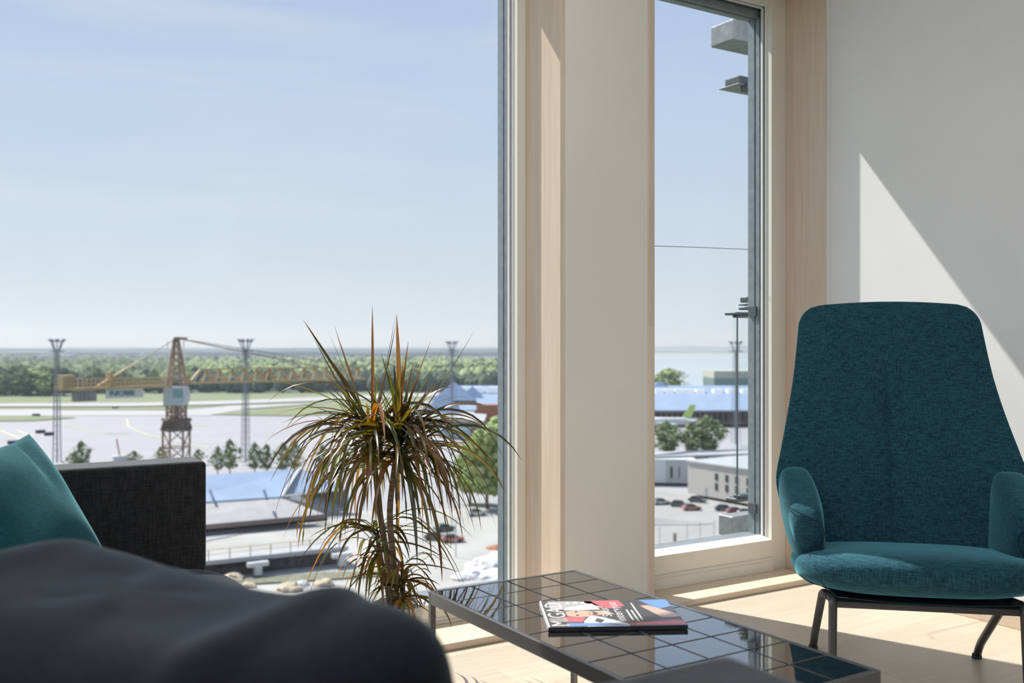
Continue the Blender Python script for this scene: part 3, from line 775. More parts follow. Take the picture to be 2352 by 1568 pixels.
M_lgry = mat('light_grey_roof', (.42, .42, .43), .8, noise_amt=.1, nscale=.3)
M_beige = mat('beige_render', (.50, .475, .44), .8)
M_blue = mat('blue_metal_roof', (.33, .42, .57), .45, metal=.2, noise_amt=.12, nscale=.15)
M_dark = mat('dark_opening', (.045, .05, .055), .6)
M_orange = mat('orange_cladding', (.42, .16, .08), .7, noise_amt=.2, nscale=.2)
M_brown = mat('brown_cladding', (.27, .20, .17), .7, noise_amt=.3, nscale=.1)
M_sky_l = mat('skylight_glass', (.85, .88, .88), .25)
M_craney = mat('haze_paled_yellow', (.60, .47, .27), .6, noise_amt=.25, nscale=.8, col2=(.56, .36, .22))  # yellow paled in the colour itself to stand for air haze
M_cranep = mat('rusty_pink_paint', (.56, .42, .34), .7, noise_amt=.4, nscale=.7, col2=(.36, .22, .16))  # pink base paled for haze too, rust in the noise
M_concr = mat('concrete_block', (.38, .35, .34), .9, noise_amt=.15, nscale=1.0)
M_mast = mat('floodlight_mast_steel', (.20, .22, .25), .6)
M_green1 = mat('leaf_green', (.15, .20, .09), .9, noise_amt=.5, nscale=.35, col2=(.26, .30, .14))
M_green2 = mat('leaf_dark', (.09, .13, .075), .9, noise_amt=.45, nscale=.3)
M_green3 = mat('leaf_yellowgreen', (.30, .39, .14), .9, noise_amt=.4, nscale=.3, col2=(.38, .41, .18))
M_bark = mat('bark', (.12, .09, .07), .9)

bm = bmesh.new(); n = 96
bmesh.ops.create_circle(bm, cap_ends=True, radius=42000, segments=n); bm.transform(Matrix.Translation((0, 0, GZ-1.6)))
tag(obj('ground', bm, M_land), kind='structure')
# lake to the right, its far shore
gpoly('lake', [(1440, 884), (1440, 810.5), (2050, 810.5), (2050, 884)], M_water, -1.2)
gpoly('airfield_grass', [(-200, 904), (1500, 896), (1500, 1140), (-200, 1200)], M_grass, -1.0)
gpoly('apron', [(-220, 944), (380, 943.5), (620, 936), (1250, 905), (1800, 915), (1900, 1320), (1000, 1400), (-220, 1400)], M_apron, -.7)
gpoly('runway', [(-200, 926), (300, 923), (500, 919), (760, 909), (1100, 898), (1100, 904), (760, 918), (500, 927), (300, 931), (-200, 932)], M_runway, -.4)
gpoly('taxiway', [(-200, 938.5), (120, 937.5), (380, 938), (470, 931), (760, 922.5), (560, 937), (480, 952), (-200, 952)], M_runway, -.5)
gpoly('grass_verge', [(485, 950), (560, 941), (700, 929.5), (930, 921), (1000, 932), (860, 946), (660, 953)], M_grass, -.3)
gpoly('grass_verge', [(-200, 954), (60, 953), (178, 957), (80, 964), (-200, 967)], M_grass, -.3)
gpoly('grass_verge', [(120, 936.5), (400, 934), (520, 930), (500, 932), (395, 940), (120, 939.5)], M_grass, -.25)
# taxi lines
M_line = mat('yellow_line', (.60, .55, .38), .9)
bm = bmesh.new()
ln = [(292, 960), (293, 975), (312, 985), (345, 997), (420, 1013), (480, 1025)]
for a, b in zip(ln, ln[1:]): bar(bm, G(*a, -.6), G(*b, -.6), .9, .1)
ln = [(120, 968), (240, 992), (300, 992)]
for a, b in zip(ln, ln[1:]): bar(bm, G(*a, -.6), G(*b, -.6), .7, .1)
for a, b in (((0, 985), (60, 1010)), ((40, 985), (75, 1000)), ((425, 972), (475, 974))): bar(bm, G(*a, -.6), G(*b, -.6), 1.2, .1)
tag(obj('apron_line', bm, M_line), kind='structure')

# low ridges of the horizon
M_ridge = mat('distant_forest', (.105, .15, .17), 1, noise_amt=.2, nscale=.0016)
def ridge(px0, px1, t, base, amp, seed, m=M_ridge):
    bm = bmesh.new(); pts = []
    n = 90
    for i in range(n+1):
        px = px0+(px1-px0)*i/n
        h = base+amp*(noise.noise(V(i*.09, seed, 0))+.35*noise.noise(V(i*.4, seed, 2)))
        a = P(px, 798, t); b = P(px, 798, t*1.12)
        pts.append((V(a.x, a.y, GZ-2), V(a.x, a.y, GZ+h), V(b.x, b.y, GZ+h*1.05), V(b.x, b.y, GZ-2)))
    vs = [[bm.verts.new(p) for p in q] for q in pts]
    for a, b in zip(vs, vs[1:]):
        for k in range(3): bm.faces.new((a[k], b[k], b[k+1], a[k+1]))
    return tag(obj('distant_hills', bm, m), kind='structure')
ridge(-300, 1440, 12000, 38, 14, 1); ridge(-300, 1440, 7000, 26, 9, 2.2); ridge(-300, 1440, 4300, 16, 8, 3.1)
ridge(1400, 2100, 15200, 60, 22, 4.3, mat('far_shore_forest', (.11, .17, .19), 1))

# houses of the town far off
rt = random.Random(5)
M_town = [M_wht, M_gry, mat('town_pale', (.62, .63, .66), .8), mat('town_roof', (.42, .33, .30), .8)]
hb = None
for i in range(46):
    px = rt.choice((rt.uniform(0, 170), rt.uniform(120, 400), rt.uniform(200, 330))); t = rt.uniform(2300, 3900)
    c = P(px, 798, t); w = rt.uniform(14, 34); h = rt.uniform(5, 13)
    m = box(c.x-w/2, c.x+w/2, c.y-w/4, c.y+w/4, GZ-2, GZ+h+4)
    tag(obj('distant_house', m, rt.choice(M_town), loc=(c.x, c.y, GZ)), 'pale house among the far woods of the horizon', 'building', 'houses among the far woods')

# trees: crown of many leaf clumps over a trunk
def tree_meshes(seed, n_cl, tall, m):
    r = random.Random(seed); bm = bmesh.new()
    for k in range(n_cl):
        a = r.uniform(0, 2*PI); z = r.random(); rad = (math.sin(PI*min(1, z*.95+.08))**.7)*.36*(.85+.9*noise.noise(V(math.cos(a)*1.3, math.sin(a)*1.3+seed*5, z*3.5)))
        q = rad*math.sqrt(r.uniform(.1, 1)); s = r.uniform(.03, .075)
        c = V(math.cos(a)*q, math.sin(a)*q, .20+z*.74*tall)
        b0 = len(bm.verts)
        res = bmesh.ops.create_icosphere(bm, subdivisions=1, radius=s)
        for v in res['verts']:
            v.co *= 1+.45*noise.noise(v.co*40+c*9); v.co.z *= .8; v.co += c
    # loose leaf cards
    for k in range(n_cl*16):
        a = r.uniform(0, 2*PI); z = r.random(); rad = (math.sin(PI*min(1, z*.95+.08))**.7)*.42*(.85+.9*noise.noise(V(math.cos(a)*1.3, math.sin(a)*1.3+seed*5, z*3.5)))
        q = rad*math.sqrt(r.uniform(.02, 1)); c = V(math.cos(a)*q, math.sin(a)*q, .18+z*.80*tall)
        d = V(r.uniform(-1, 1), r.uniform(-1, 1), r.uniform(-1, 1)).normalized()*r.uniform(.012, .03); e = d.cross(V(r.uniform(-1, 1), r.uniform(-1, 1), 1)).normalized()*d.length*.7
        bm.faces.new([bm.verts.new(c-d), bm.verts.new(c+e), bm.verts.new(c+d), bm.verts.new(c-e)])
    me = bpy.data.meshes.new('crown'); bm.to_mesh(me); bm.free(); me.materials.append(m)
    bm = bmesh.new(); tube(bm, [V(0, 0, -.02), V(.01, 0, .3), V(0, .01, .7)], [.025, .018, .006], 8)
    for k in range(5):
        a = k*1.3; bar(bm, V(0, 0, .25+.08*k), V(math.cos(a)*.2, math.sin(a)*.2, .45+.08*k), .01)
    mt = bpy.data.meshes.new('trunk'); bm.to_mesh(mt); bm.free(); mt.materials.append(M_bark)
    return me, mt
VAR = [tree_meshes(1, 120, 1, M_green1), tree_meshes(2, 120, .95, M_green2), tree_meshes(3, 120, .9, M_green3), tree_meshes(4, 70, 1.05, M_green1)]
def tree(px, py, h, var, label, group=None, wide=1.0, name='tree', sink=0):
    p = G(px, py); p.z -= .7; r = thing(name, p, label, 'tree', group)
    r.scale = (h*wide, h*wide, h); r.rotation_euler.z = rt.uniform(0, 6)
    for nm, me in zip(('crown', 'trunk'), VAR[var]):
        o = bpy.data.objects.new(nm, me); C.objects.link(o); o.parent = r
    return r
# row of young trees behind the blue roof (base of the trunk, height)
tree(186, 1075, 9, 3, 'young tree just above the sofa arm, left of the small white plane tail')
tree(170, 1078, 6, 3, 'small bush-like tree at the left end of the sofa arm', wide=1.2)
tree(308, 1062, 4.5, 3, 'low bush beside the crane mast, left of it', wide=1.6)
tree(372, 1062, 6, 3, 'bush at the foot of the crane mast', wide=1.4)
tree(455, 1062, 5, 3, 'low bush right of the crane mast', wide=1.3)
for px, h in ((500, 8.5), (528, 10.5)): tree(px, 1085, h, 3, 'young sparse tree behind the blue roof, directly right of the sofa arm', 'pair of sparse trees right of the sofa arm', .8)
for px, h in ((585, 9.5), (612, 9.0)): tree(px, 1084, h, 3, 'young sparse tree behind the blue roof, under the second floodlight mast', 'pair of sparse trees under the second mast', .8)
for px, h in ((650, 9.5), (676, 10.5), (740, 9.0)): tree(px, 1085, h, 3, 'young tree behind the blue roof, partly veiled by the plant leaves', 'trees veiled by the plant', .85)
# big light-green trees against the window frame
for px, py, h in ((1080, 1150, 16), (1118, 1165, 22), (1150, 1150, 24), (1100, 1120, 18)):
    tree(px, py, h, 2, 'tall light-green tree beside the frame of the large window', 'tall trees beside the window frame', .8)
# trees of the narrow window
tree(1530, 1046, 13.0, 0, 'round green tree at the left edge of the narrow window', wide=1.25)
tree(1624, 1046, 15.0, 0, 'large round green tree in the middle of the narrow window', wide=1.25)
tree(1590, 1044, 11, 0, 'smaller green tree between two round ones in the narrow window', wide=1.2)
tree(1536, 905, 24, 2, 'pale green tree behind the terminal roof in the narrow window', wide=1.6)
# the woods: the nearest trees one by one, the rest as a mass
fr = random.Random(21)
def forest_base(px):
    return 906 if px < 150 else 900 if px < 380 else 893 if px < 620 else 886
cnt = 0
for i in range(190):
    px = fr.uniform(-30, 1140) if i < 150 else fr.uniform(-20, 150)
    y = forest_base(px)-fr.uniform(0, 1)**1.5*16
    if px > 760: y = 872-fr.uniform(0, 14)
    h = fr.uniform(13, 21) if px > 150 else fr.uniform(14, 24)
    v = fr.choice((0, 1, 0, 1, 2)) if px < 420 else fr.choice((0, 2, 2, 1))
    tree(px, y, h, v, ('dark green', 'deep green', 'bright green')[(0, 1, 2)[v if v < 3 else 0]]+' tree of the wood beyond the runway',
         'trees along the near edge of the wood, '+('dark', 'deep', 'bright')[v if v < 3 else 0], fr.uniform(.9, 1.4))
wbm = bmesh.new()
def mass(n, ylo, yhi, x0, x1, mi, hs, seed):
    r = random.Random(seed)
    for i in range(n):
        px = r.uniform(x0, x1); y = ylo+(yhi-ylo)*r.random()**.8
        p = G(px, y); h = r.uniform(*hs)
        res = bmesh.ops.create_icosphere(wbm, subdivisions=1, radius=1)
        s = h*r.uniform(.42, .62)
        for v in res['verts']:
            k = 1+.4*noise.noise(v.co*3+p*.1); v.co = V(v.co.x*s*k, v.co.y*s*k, v.co.z*h*.62*k)+p+V(0, 0, h*.42)
            for f in v.link_faces: f.material_index = mi
mass(1500, 826, 893, -60, 430, 0, (11, 17), 1)
mass(1300, 826, 898, -60, 1140, 1, (10, 16), 2)
mass(1500, 828, 884, 380, 1140, 2, (11, 16), 3)
tag(obj('woods', wbm, [M_green1, M_green2, M_green3]), 'continuous green woods stretching from the runway to the far hills', 'woods', kind='stuff')

# ---- floodlight masts
def floodmast(px, pyb, pyt, label, w=2.4):
    base = G(px, pyb); t = (CAMZ-GZ)*F/(pyb-798); top = P(px, pyt, t); hgt = top.z-GZ
    r = thing('floodlight_mast', base, label, 'floodlight mast')
    bm = bmesh.new(); N_ = 18
    def cor(z):
        ww = (w*(1-z/hgt*.55))/2; return [base+V(a*ww, b*ww, z) for a, b in ((-1, -1), (1, -1), (1, 1), (-1, 1))]
    zs = [hgt*.9*i/N_ for i in range(N_+1)]
    for z0, z1 in zip(zs, zs[1:]):
        a, b = cor(z0), cor(z1)
        for k in range(4):
            bar(bm, a[k], b[k], .12); bar(bm, a[k], b[(k+1) % 4], .05); bar(bm, b[k], b[(k+1) % 4], .06)
    bar(bm, base, base+V(0, 0, hgt*.92), .42)
    obj('lattice', bm, M_mast, r)
    bm = bmesh.new(); zc = hgt*.9
    tmp = Matrix.Translation(base); B(bm, -1.9, 1.9, -1.9, 1.9, zc, zc+.35, M=tmp); obj('platform', bm, M_mast, r)
    for k in range(8):
        a = k*PI/4; d = V(math.cos(a), math.sin(a), 0)
        bm = bmesh.new(); bar(bm, base+d*.8+V(0, 0, zc+.3), base+d*2.1+V(0, 0, hgt-.4), .18); bar(bm, base+d*1.7+V(0, 0, hgt-.8), base+d*2.6+V(0, 0, hgt), .8, .35)
        obj('floodlight', bm, M_mast, r)
floodmast(131, 1062, 779, 'tall lattice floodlight mast left of the tower crane')
floodmast(564, 1062, 779, 'tall lattice floodlight mast right of the tower crane, crossing its jib')
floodmast(1038, 1010, 784, 'distant floodlight mast behind the plant leaves', 3.0)
floodmast(1690, 1020, 784, 'floodlight mast rising behind the terminal in the narrow window', 2.6)

# ---- tower crane
CT = 110.0
def cp(px, py, t=CT): return P(px, py, t)
cbase = cp(405, 880); cbase.z = GZ
cr = thing('tower_crane', cbase, 'weathered yellow and pink tower crane with lattice jib over the airfield', 'crane')
R_ = V(CO, -SI, 0); D_ = V(SI, CO, 0)
Zj = cp(405, 884).z
def lattice(bm, z0, z1, w0, w1, nseg, r1, r2, c=cbase):
    for i in range(nseg):
        za, zb = z0+(z1-z0)*i/nseg, z0+(z1-z0)*(i+1)/nseg
        wa, wb = (w0+(w1-w0)*i/nseg)/2, (w0+(w1-w0)*(i+1)/nseg)/2
        A = [V(c.x, c.y, za)+R_*a*wa+D_*b*wa for a, b in ((-1, -1), (1, -1), (1, 1), (-1, 1))]
        Bq = [V(c.x, c.y, zb)+R_*a*wb+D_*b*wb for a, b in ((-1, -1), (1, -1), (1, 1), (-1, 1))]
        for k in range(4):
            bar(bm, A[k], Bq[k], r1); bar(bm, A[k], Bq[(k+1) % 4] if i % 2 else Bq[k-1] if 0 else Bq[(k+1) % 4], r2); bar(bm, Bq[k], Bq[(k+1) % 4], r2)
z_of = lambda py: cp(405, py).z
bm = bmesh.new(); lattice(bm, GZ, z_of(986), 2.25, 2.25, 14, .22, .11); obj('mast', bm, M_cranep, cr)
bm = bmesh.new(); lattice(bm, z_of(986), z_of(963), 2.5, 1.9, 1, .25, .2)
for py in (986, 963): B(bm, -1.35, 1.35, -1.35, 1.35, z_of(py)-.15, z_of(py)+.15, M=Matrix.Translation((cbase.x, cbase.y, 0)))
prism(bm, [V(cbase.x, cbase.y, z_of(984))+R_*a*1.15+D_*b*1.15 for a, b in ((-1, -1), (1, -1), (1, 1), (-1, 1))], (0, 0, .9))
obj('climbing_collar', bm, M_brown, cr)
bm = bmesh.new(); lattice(bm, z_of(963), z_of(930), 1.6, 1.6, 2, .24, .14); bar(bm, V(cbase.x, cbase.y, z_of(963)), V(cbase.x, cbase.y, z_of(930)), .5); obj('slewing_ring', bm, M_cranep, cr)
RM = Matrix(((R_.x, D_.x, 0, cbase.x), (R_.y, D_.y, 0, cbase.y), (0, 0, 1, 0), (0, 0, 0, 1)))
bm = bmesh.new(); prism(bm, [RM @ V(x, -1.0, z) for x, z in ((-1.12, z_of(930)), (1.0, z_of(930)), (1.25, z_of(914)), (1.1, z_of(888)), (-1.12, z_of(888)))], D_*2.0)
cab = obj('operator_cabin', bm, mat('cabin_white', (.62, .62, .68), .5), cr)
obj('cabin_window', box(.0, 1.05, -1.06, -.99, z_of(912), z_of(893), M=RM), mat('cabin_glass', (.30, .45, .45), .2), cab)
bm = bmesh.new(); lattice(bm, z_of(886), z_of(777), 1.75, .35, 7, .2, .1); bar(bm, RM @ V(-.2, 0, z_of(776)), RM @ V(1.2, 0, z_of(777)), .25)
for x in (-.9, .9): bar(bm, RM @ V(x, -.2, z_of(800)), RM @ V(x, -.2, z_of(783)), .07)
obj('apex_tower', bm, M_cranep, cr)
# jib: triangular truss
J0, J1 = P(430, 880, 110), P(835, 868.5, 125)
J1.z = J0.z
def truss(bm, a, b, n, hh, hw):
    d = (b-a); side = d.cross(V(0, 0, 1)).normalized()
    nodes = [a+d*i/n for i in range(n+1)]
    for i, (p, q) in enumerate(zip(nodes, nodes[1:])):
        for s in (-1, 1): bar(bm, p+side*hw*s, q+side*hw*s, .22)
        bar(bm, p+side*hw, p-side*hw, .1)
        m0 = (p+q)/2+V(0, 0, hh)
        if i == 0: m0 = q+V(0, 0, hh)
        for s in (-1, 1):
            bar(bm, p+side*hw*s, m0, .2 if i == 0 else .13)
            if i > 0: bar(bm, q+side*hw*s, m0, .13)
        if i > 0: bar(bm, prev, m0, .17)
        prev = m0
bm = bmesh.new(); truss(bm, J0, J1, 15, 1.55, .55); obj('jib', bm, M_craney, cr)
K0, K1 = P(385, 886, 109), P(133, 889, 100); K1.z = K0.z
bm = bmesh.new(); side = (K1-K0).cross(V(0, 0, 1)).normalized()
for s in (-1, 1):
    bar(bm, K0+side*.6*s, K1+side*.6*s, .28)
    n = 26
    for i in range(n+1):
        p = K0+(K1-K0)*i/n+side*.65*s; bar(bm, p, p+V(0, 0, 1.0), .07)
    for z in (.5, 1.0): bar(bm, K0+side*.65*s+V(0, 0, z), K1+side*.65*s+V(0, 0, z), .07)
for i in range(20):
    p = K0+(K1-K0)*i/20; bar(bm, p+side*.6, p-side*.6, .14)
obj('counter_jib', bm, M_craney, cr)
kd = (K1-K0).normalized()
def along(px0, px1):
    f = lambda px: (385-px)/(385-133)
    return K0+(K1-K0)*f(px0), K0+(K1-K0)*f(px1)
p, q = along(212, 166); bm = bmesh.new()
for i in range(5):
    a = p+(q-p)*(i/5); b = p+(q-p)*((i+.88)/5); bar(bm, a-V(0, 0, .75), b-V(0, 0, .75), 1.1, 1.15)
obj('counterweight', bm, M_concr, cr)
p, q = along(163, 137); bm = bmesh.new(); bar(bm, p+V(0, 0, .65), q+V(0, 0, .65), 1.2, 1.6); obj('winch_housing', bm, M_craney, cr)
p, q = along(250, 232); bm = bmesh.new(); bar(bm, p+V(0, 0, .8), p+V(0, 0, .8)+(q-p)*.4, 1.0, 1.8); obj('winch_frame', bm, M_craney, cr)
bm = bmesh.new(); A0 = RM @ V(-.1, 0, z_of(778)); A1 = RM @ V(.4, 0, z_of(778))
k1, k2 = along(212, 150)
bar(bm, A0, k1+(A0-k1)*.4, .08); bar(bm, A0+V(0, 0, -.05), k1+side*.4, .07); bar(bm, k1+(A0-k1)*.4, k1, .2)
obj('tie_bar', bm, M_craney, cr)
bm = bmesh.new(); jm = J0+(J1-J0)*.72+V(0, 0, 1.6); bar(bm, A1, jm, .12); bar(bm, A1, J0+(J1-J0)*.95+V(0, 0, 1.6), .08); obj('tie_bar', bm, M_cranep, cr)
# company board hung under the counter-jib
p, q = along(325, 237); pz = V(0, 0, -.10)
bo = bmesh.new(); prism(bo, [p-side*0+V(0, 0, -.15), q+V(0, 0, -.15), q+V(0, 0, -1.15), p+V(0, 0, -1.15)], D_*.08)
board = obj('signboard', bo, mat('board_white', (.72, .73, .76), .5), cr)
xr = (p-q).normalized()
TM = Matrix(((xr.x, 0, -D_.x, 0), (xr.y, 0, -D_.y, 0), (0, 1, 0, 0), (0, 0, 0, 1)))
for kk, (mname, col, yo) in enumerate((('board_navy', (.02, .05, .10), 0), )):
    T = Matrix.Translation(q+(p-q)*.12+V(0, 0, -.88)-D_*.06) @ TM
    bm = text_bm('NOBE', .86, T, depth=.02, font_scale=(1.25, .8)); obj('sign_letters', bm, mat(mname, col, .5), board)
T = Matrix.Translation(q+(p-q)*.12+V(0, 0, -.55)-D_*.10) @ TM
bm = bmesh.new()
for k in range(4): B(bm, .05+k*.72, .42+k*.72, .0, .22, 0, .01, M=T)
obj('sign_letters', bm, mat('board_cyan', (.08, .40, .55), .5), board)

# ---- terminal with long blue roof, seen in both windows
te = thing('airport_terminal', G(1500, 960), 'long airport terminal with pale blue pitched roof and brown walls', 'building')
def tp(px, py, t): return P(px, py, t)
T0 = 470.0
def tq(px, z, dt=0):
    v = P(px, 798, T0+dt); v.z = z; return v
e0, e1 = 940, 1850
za, zr = -29.2, -19.5
bm = bmesh.new(); prism(bm, [tq(1090, GZ), tq(e1, GZ), tq(e1, za), tq(1090, za)], D_*60); obj('wall', bm, M_brown, te)
bm = bmesh.new(); prism(bm, [tq(1040, za, -6), tq(1040, za+.6, -6), tq(1040, zr, 60), tq(1040, zr-.6, 66)], R_*(P(e1, 798, T0)-P(1040, 798, T0)).length); obj('roof', bm, M_blue, te)
bm = bmesh.new()
for x in (1505, 1528, 1552, 1600, 1640, 1672, 1705, 1740): prism(bm, [tq(x, -23.2, 36), tq(x+(20 if x != 1552 else 42), -23.2, 36), tq(x+(20 if x != 1552 else 42), -20.6, 38), tq(x, -20.6, 38)], D_*6)
for x in (1060, 1120): prism(bm, [tq(x, -22.5, 36), tq(x+50, -22.5, 36), tq(x+50, -19.6, 38), tq(x, -19.6, 38)], D_*6)
obj('roof_lantern', bm, M_sky_l, te)
def pyramid(px, pz, w, h, dt):
    bm = bmesh.new(); c = tq(px, pz, dt); ap = bm.verts.new(c+V(0, 0, h)); vs = [bm.verts.new(c+R_*a*w+D_*b*w) for a, b in ((-1, -1), (1, -1), (1, 1), (-1, 1))]
    bm.faces.new(vs); [bm.faces.new((vs[i], vs[(i+1) % 4], ap)) for i in range(4)]
    obj('gabled_dormer', bm, mat('deep_blue_roof', (.14, .22, .36), .5), te)
pyramid(1017, -30, 10, 10, -4); pyramid(1043, -25, 11, 9, 20); pyramid(1085, -24.5, 6, 6, 30); pyramid(1515, -22, 7, 5, 60)
bm = bmesh.new(); prism(bm, [tq(1094, GZ, -8), tq(1150, GZ, -8), tq(1150, -26, -8), tq(1094, -26, -8)], D_*8); prism(bm, [tq(958, GZ, 0), tq(1010, GZ, 0), tq(1010, -31, 0), tq(958, -31, 0)], D_*30); obj('orange_bay', bm, M_orange, te)
bm = bmesh.new()
for x in range(1508, 1740, 13): prism(bm, [tq(x, -34, -.3), tq(x+7, -34, -.3), tq(x+7, -30.5, -.3), tq(x, -30.5, -.3)], D_*.2)
obj('window', bm, M_dark, te)
# low wing in front of it, behind the plant
lw = thing('low_wing', G(1000, 985), 'low grey and white building with rounded roof half hidden by the plant', 'building')
bm = bmesh.new(); prism(bm, [G(940, 985), G(1105, 1000), G(1105, 1000)+V(0, 0, 5), G(940, 985)+V(0, 0, 5)], D_*40); obj('wall', bm, M_brown, lw)
bm = bmesh.new(); prism(bm, [G(930, 984)+V(0, 0, 5.1), G(1112, 1001)+V(0, 0, 5.1), G(1112, 1001)+V(0, 0, 6.2), G(930, 984)+V(0, 0, 6.2)], D_*44); obj('roof', bm, M_lgry, lw)
bm = bmesh.new(); prism(bm, [G(1005, 1000), G(1080, 1010), G(1080, 1010)+V(0, 0, 4), G(1005, 1000)+V(0, 0, 4)], D_*8); obj('glazed_bay', bm, mat('teal_glazing', (.15, .25, .28), .2), lw)
# hotel block behind
bb = thing('office_block', P(1690, 870, 800), 'flat grey-green block rising behind the terminal roof', 'building')
c0 = P(1640, 852, 700); c1 = P(1900, 852, 700)
bm = bmesh.new(); prism(bm, [V(c0.x, c0.y, GZ), V(c1.x, c1.y, GZ), V(c1.x, c1.y, c0.z-5), V(c0.x, c0.y, c0.z-5)], D_*40); obj('wall', bm, mat('green_glazing', (.16, .24, .22), .4), bb)
bm = bmesh.new(); prism(bm, [V(c0.x, c0.y, c0.z-5), V(c1.x, c1.y, c0.z-5), V(c1.x, c1.y, c0.z), V(c0.x, c0.y, c0.z)], D_*42); obj('roof', bm, mat('olive_grey_panel', (.42, .44, .38), .8), bb)
# parked airliner: lime tail and white fuselage
ap = thing('airliner', G(1560, 988), 'parked white airliner with lime green tail fin', 'aeroplane')
f0 = G(1480, 985); f1 = G(1606, 985); 
bm = bmesh.new(); tube(bm, [f0+V(0, 0, 3.4), f0+(f1-f0)*.3+V(0, 0, 3.4), f0+(f1-f0)*.75+V(0, 0, 3.6), f1+V(0, 0, 4.6)], [2.0, 2.0, 1.7, .4], 16); obj('fuselage', bm, M_wht, ap)
q = f0+(f1-f0)*.68+V(0, 0, 4.8); bm = bmesh.new(); prism(bm, [q, q+R_*4.2, q+R_*6.6+V(0, 0, 6.2), q+R_*3.8+V(0, 0, 6.2)], D_*.4); obj('tail_fin', bm, mat('lime_paint', (.45, .60, .16), .5), ap)
q = f0+(f1-f0)*.72+V(0, 0, 4.2); bm = bmesh.new(); prism(bm, [q-D_*7+R_*3, q-D_*7+R_*5, q+R_*4.5, q+D_*7+R_*5, q+D_*7+R_*3, q], (0, 0, .25)); obj('tailplane', bm, M_wht, ap)
q = f0+(f1-f0)*.2+V(0, 0, 3); bm = bmesh.new(); prism(bm, [q-D_*15+R_*6, q-D_*15+R_*8, q+R_*5, q+D_*15+R_*8, q+D_*15+R_*6, q-R_*2], (0, 0, .35)); obj('wing', bm, M_gry, ap)
bm = bmesh.new(); 
for s in (.2, .5): bar(bm, f0+(f1-f0)*s, f0+(f1-f0)*s+V(0, 0, 2), .5)
obj('landing_gear', bm, M_dark, ap)

# ---- white hall and beige building of the narrow window
wh = thing('white_hall', G(1540, 1100), 'long low white hall with grey roof behind the beige building', 'building')
a, b = G(1470, 1108), G(1600, 1110)
bm = bmesh.new(); prism(bm, [a, b, b+V(0, 0, 6.5), a+V(0, 0, 6.5)], D_*10); obj('wall', bm, M_wht, wh)
b2 = G(1790, 1096); bm = bmesh.new(); prism(bm, [a+V(0, 0, 6.55)-R_, b2+V(0, 0, 6.55), b2+V(0, 0, 6.7)+D_*10, b+D_*10+V(0, 0, 7.4), a+V(0, 0, 6.55)+D_*10], (0, 0, .5)); obj('roof', bm, M_lgry, wh)
bm = bmesh.new(); p0, p1 = G(1530, 1109), G(1579, 1110); prism(bm, [p0-D_*.1, p1-D_*.1, p1-D_*.1+V(0, 0, 6.2), p0-D_*.1+V(0, 0, 6.2)], D_*.2); rc = obj('recess', bm, M_gry, wh)
bm = bmesh.new()
for x in (1541, 1558, 1571): 
    p0 = G(x, 1109)-D_*.35; bar(bm, p0+V(0, 0, 1.5), p0+V(0, 0, 4.5), .8, .3)
obj('window', bm, M_dark, rc)
bg2 = thing('beige_building', G(1640, 1140), 'beige two-storey building with narrow windows behind the car park', 'building')
a, b = G(1580, 1132), G(1745, 1162); dv = (b-a).normalized(); nv = V(-dv.y, dv.x, 0)
if nv.dot(D_) < 0: nv = -nv
bm = bmesh.new(); prism(bm, [a, b, b+V(0, 0, 8), a+V(0, 0, 8)], nv*24); obj('wall', bm, M_beige, bg2)
bm = bmesh.new(); prism(bm, [a-nv*.4-dv*.4, b-nv*.4, b+nv*24, a+nv*24-dv*.4], (0, 0, .35)); bm.transform(Matrix.Translation((0, 0, 8.02))); obj('roof', bm, M_gry, bg2)
Lw = (b-a).length
for k, s in enumerate((.40, .545, .68, .83)):
    for z in (2.0, 4.4):
        o_ = a+dv*Lw*s-nv*.12+V(0, 0, z); bm = bmesh.new(); prism(bm, [o_, o_+dv*.9, o_+dv*.9+V(0, 0, 1.7), o_+V(0, 0, 1.7)], nv*.3); obj('window', bm, M_dark, bg2)
o_ = a+dv*Lw*.24-nv*.12; bm = bmesh.new(); prism(bm, [o_, o_+dv*.9, o_+dv*.9+V(0, 0, 2.3), o_+V(0, 0, 2.3)], nv*.3); obj('door', bm, M_gry, bg2)
gpoly('car_park', [(1440, 1112), (1585, 1136), (1800, 1176), (1860, 1290), (1400, 1290)], M_asph, -.3)
gpoly('car_park_patch', [(1440, 1178), (1560, 1192), (1640, 1200), (1600, 1203), (1440, 1203)], M_asph2, -.2)
gpoly('grass_strip', [(1440, 1262), (1600, 1243), (1800, 1224), (1800, 1236), (1600, 1256), (1440, 1276)], M_grass, -.2)

def car(px, py, ang, col, label):
    p = G(px, py, -.3); r = thing('car', p, label, 'car')
    M = Matrix.Translation(p) @ Matrix.Rotation(ang, 4, 'Z')
    bm = bmesh.new(); prism(bm, [M @ V(x, -.9, z) for x, z in ((-2.1, .3), (2.1, .3), (2.15, .75), (1.2, .92), (-1.9, .95), (-2.15, .8))], M.to_3x3() @ V(0, 1.8, 0)); obj('body', bm, col, r)
    bm = bmesh.new(); prism(bm, [M @ V(x, -.78, z) for x, z in ((-1.8, .95), (1.1, .93), (.45, 1.42), (-1.2, 1.45))], M.to_3x3() @ V(0, 1.56, 0)); obj('cabin', bm, M_dark, r)
    for x in (-1.3, 1.3):
        for y in (-.92, .72):
            bm = bmesh.new(); c = M @ V(x, y, .32); tube(bm, [c, c+M.to_3x3() @ V(0, .2, 0)], .32, 12); obj('wheel', bm, M_gasket, r)
a0 = math.atan2(R_.y, R_.x)
cw = mat('car_silver', (.50, .54, .56), .3, metal=.3); cdk = mat('car_dark', (.10, .12, .13), .3); crd = mat('car_red', (.45, .16, .13), .35); cwh = mat('car_white', (.7, .7, .7), .3)
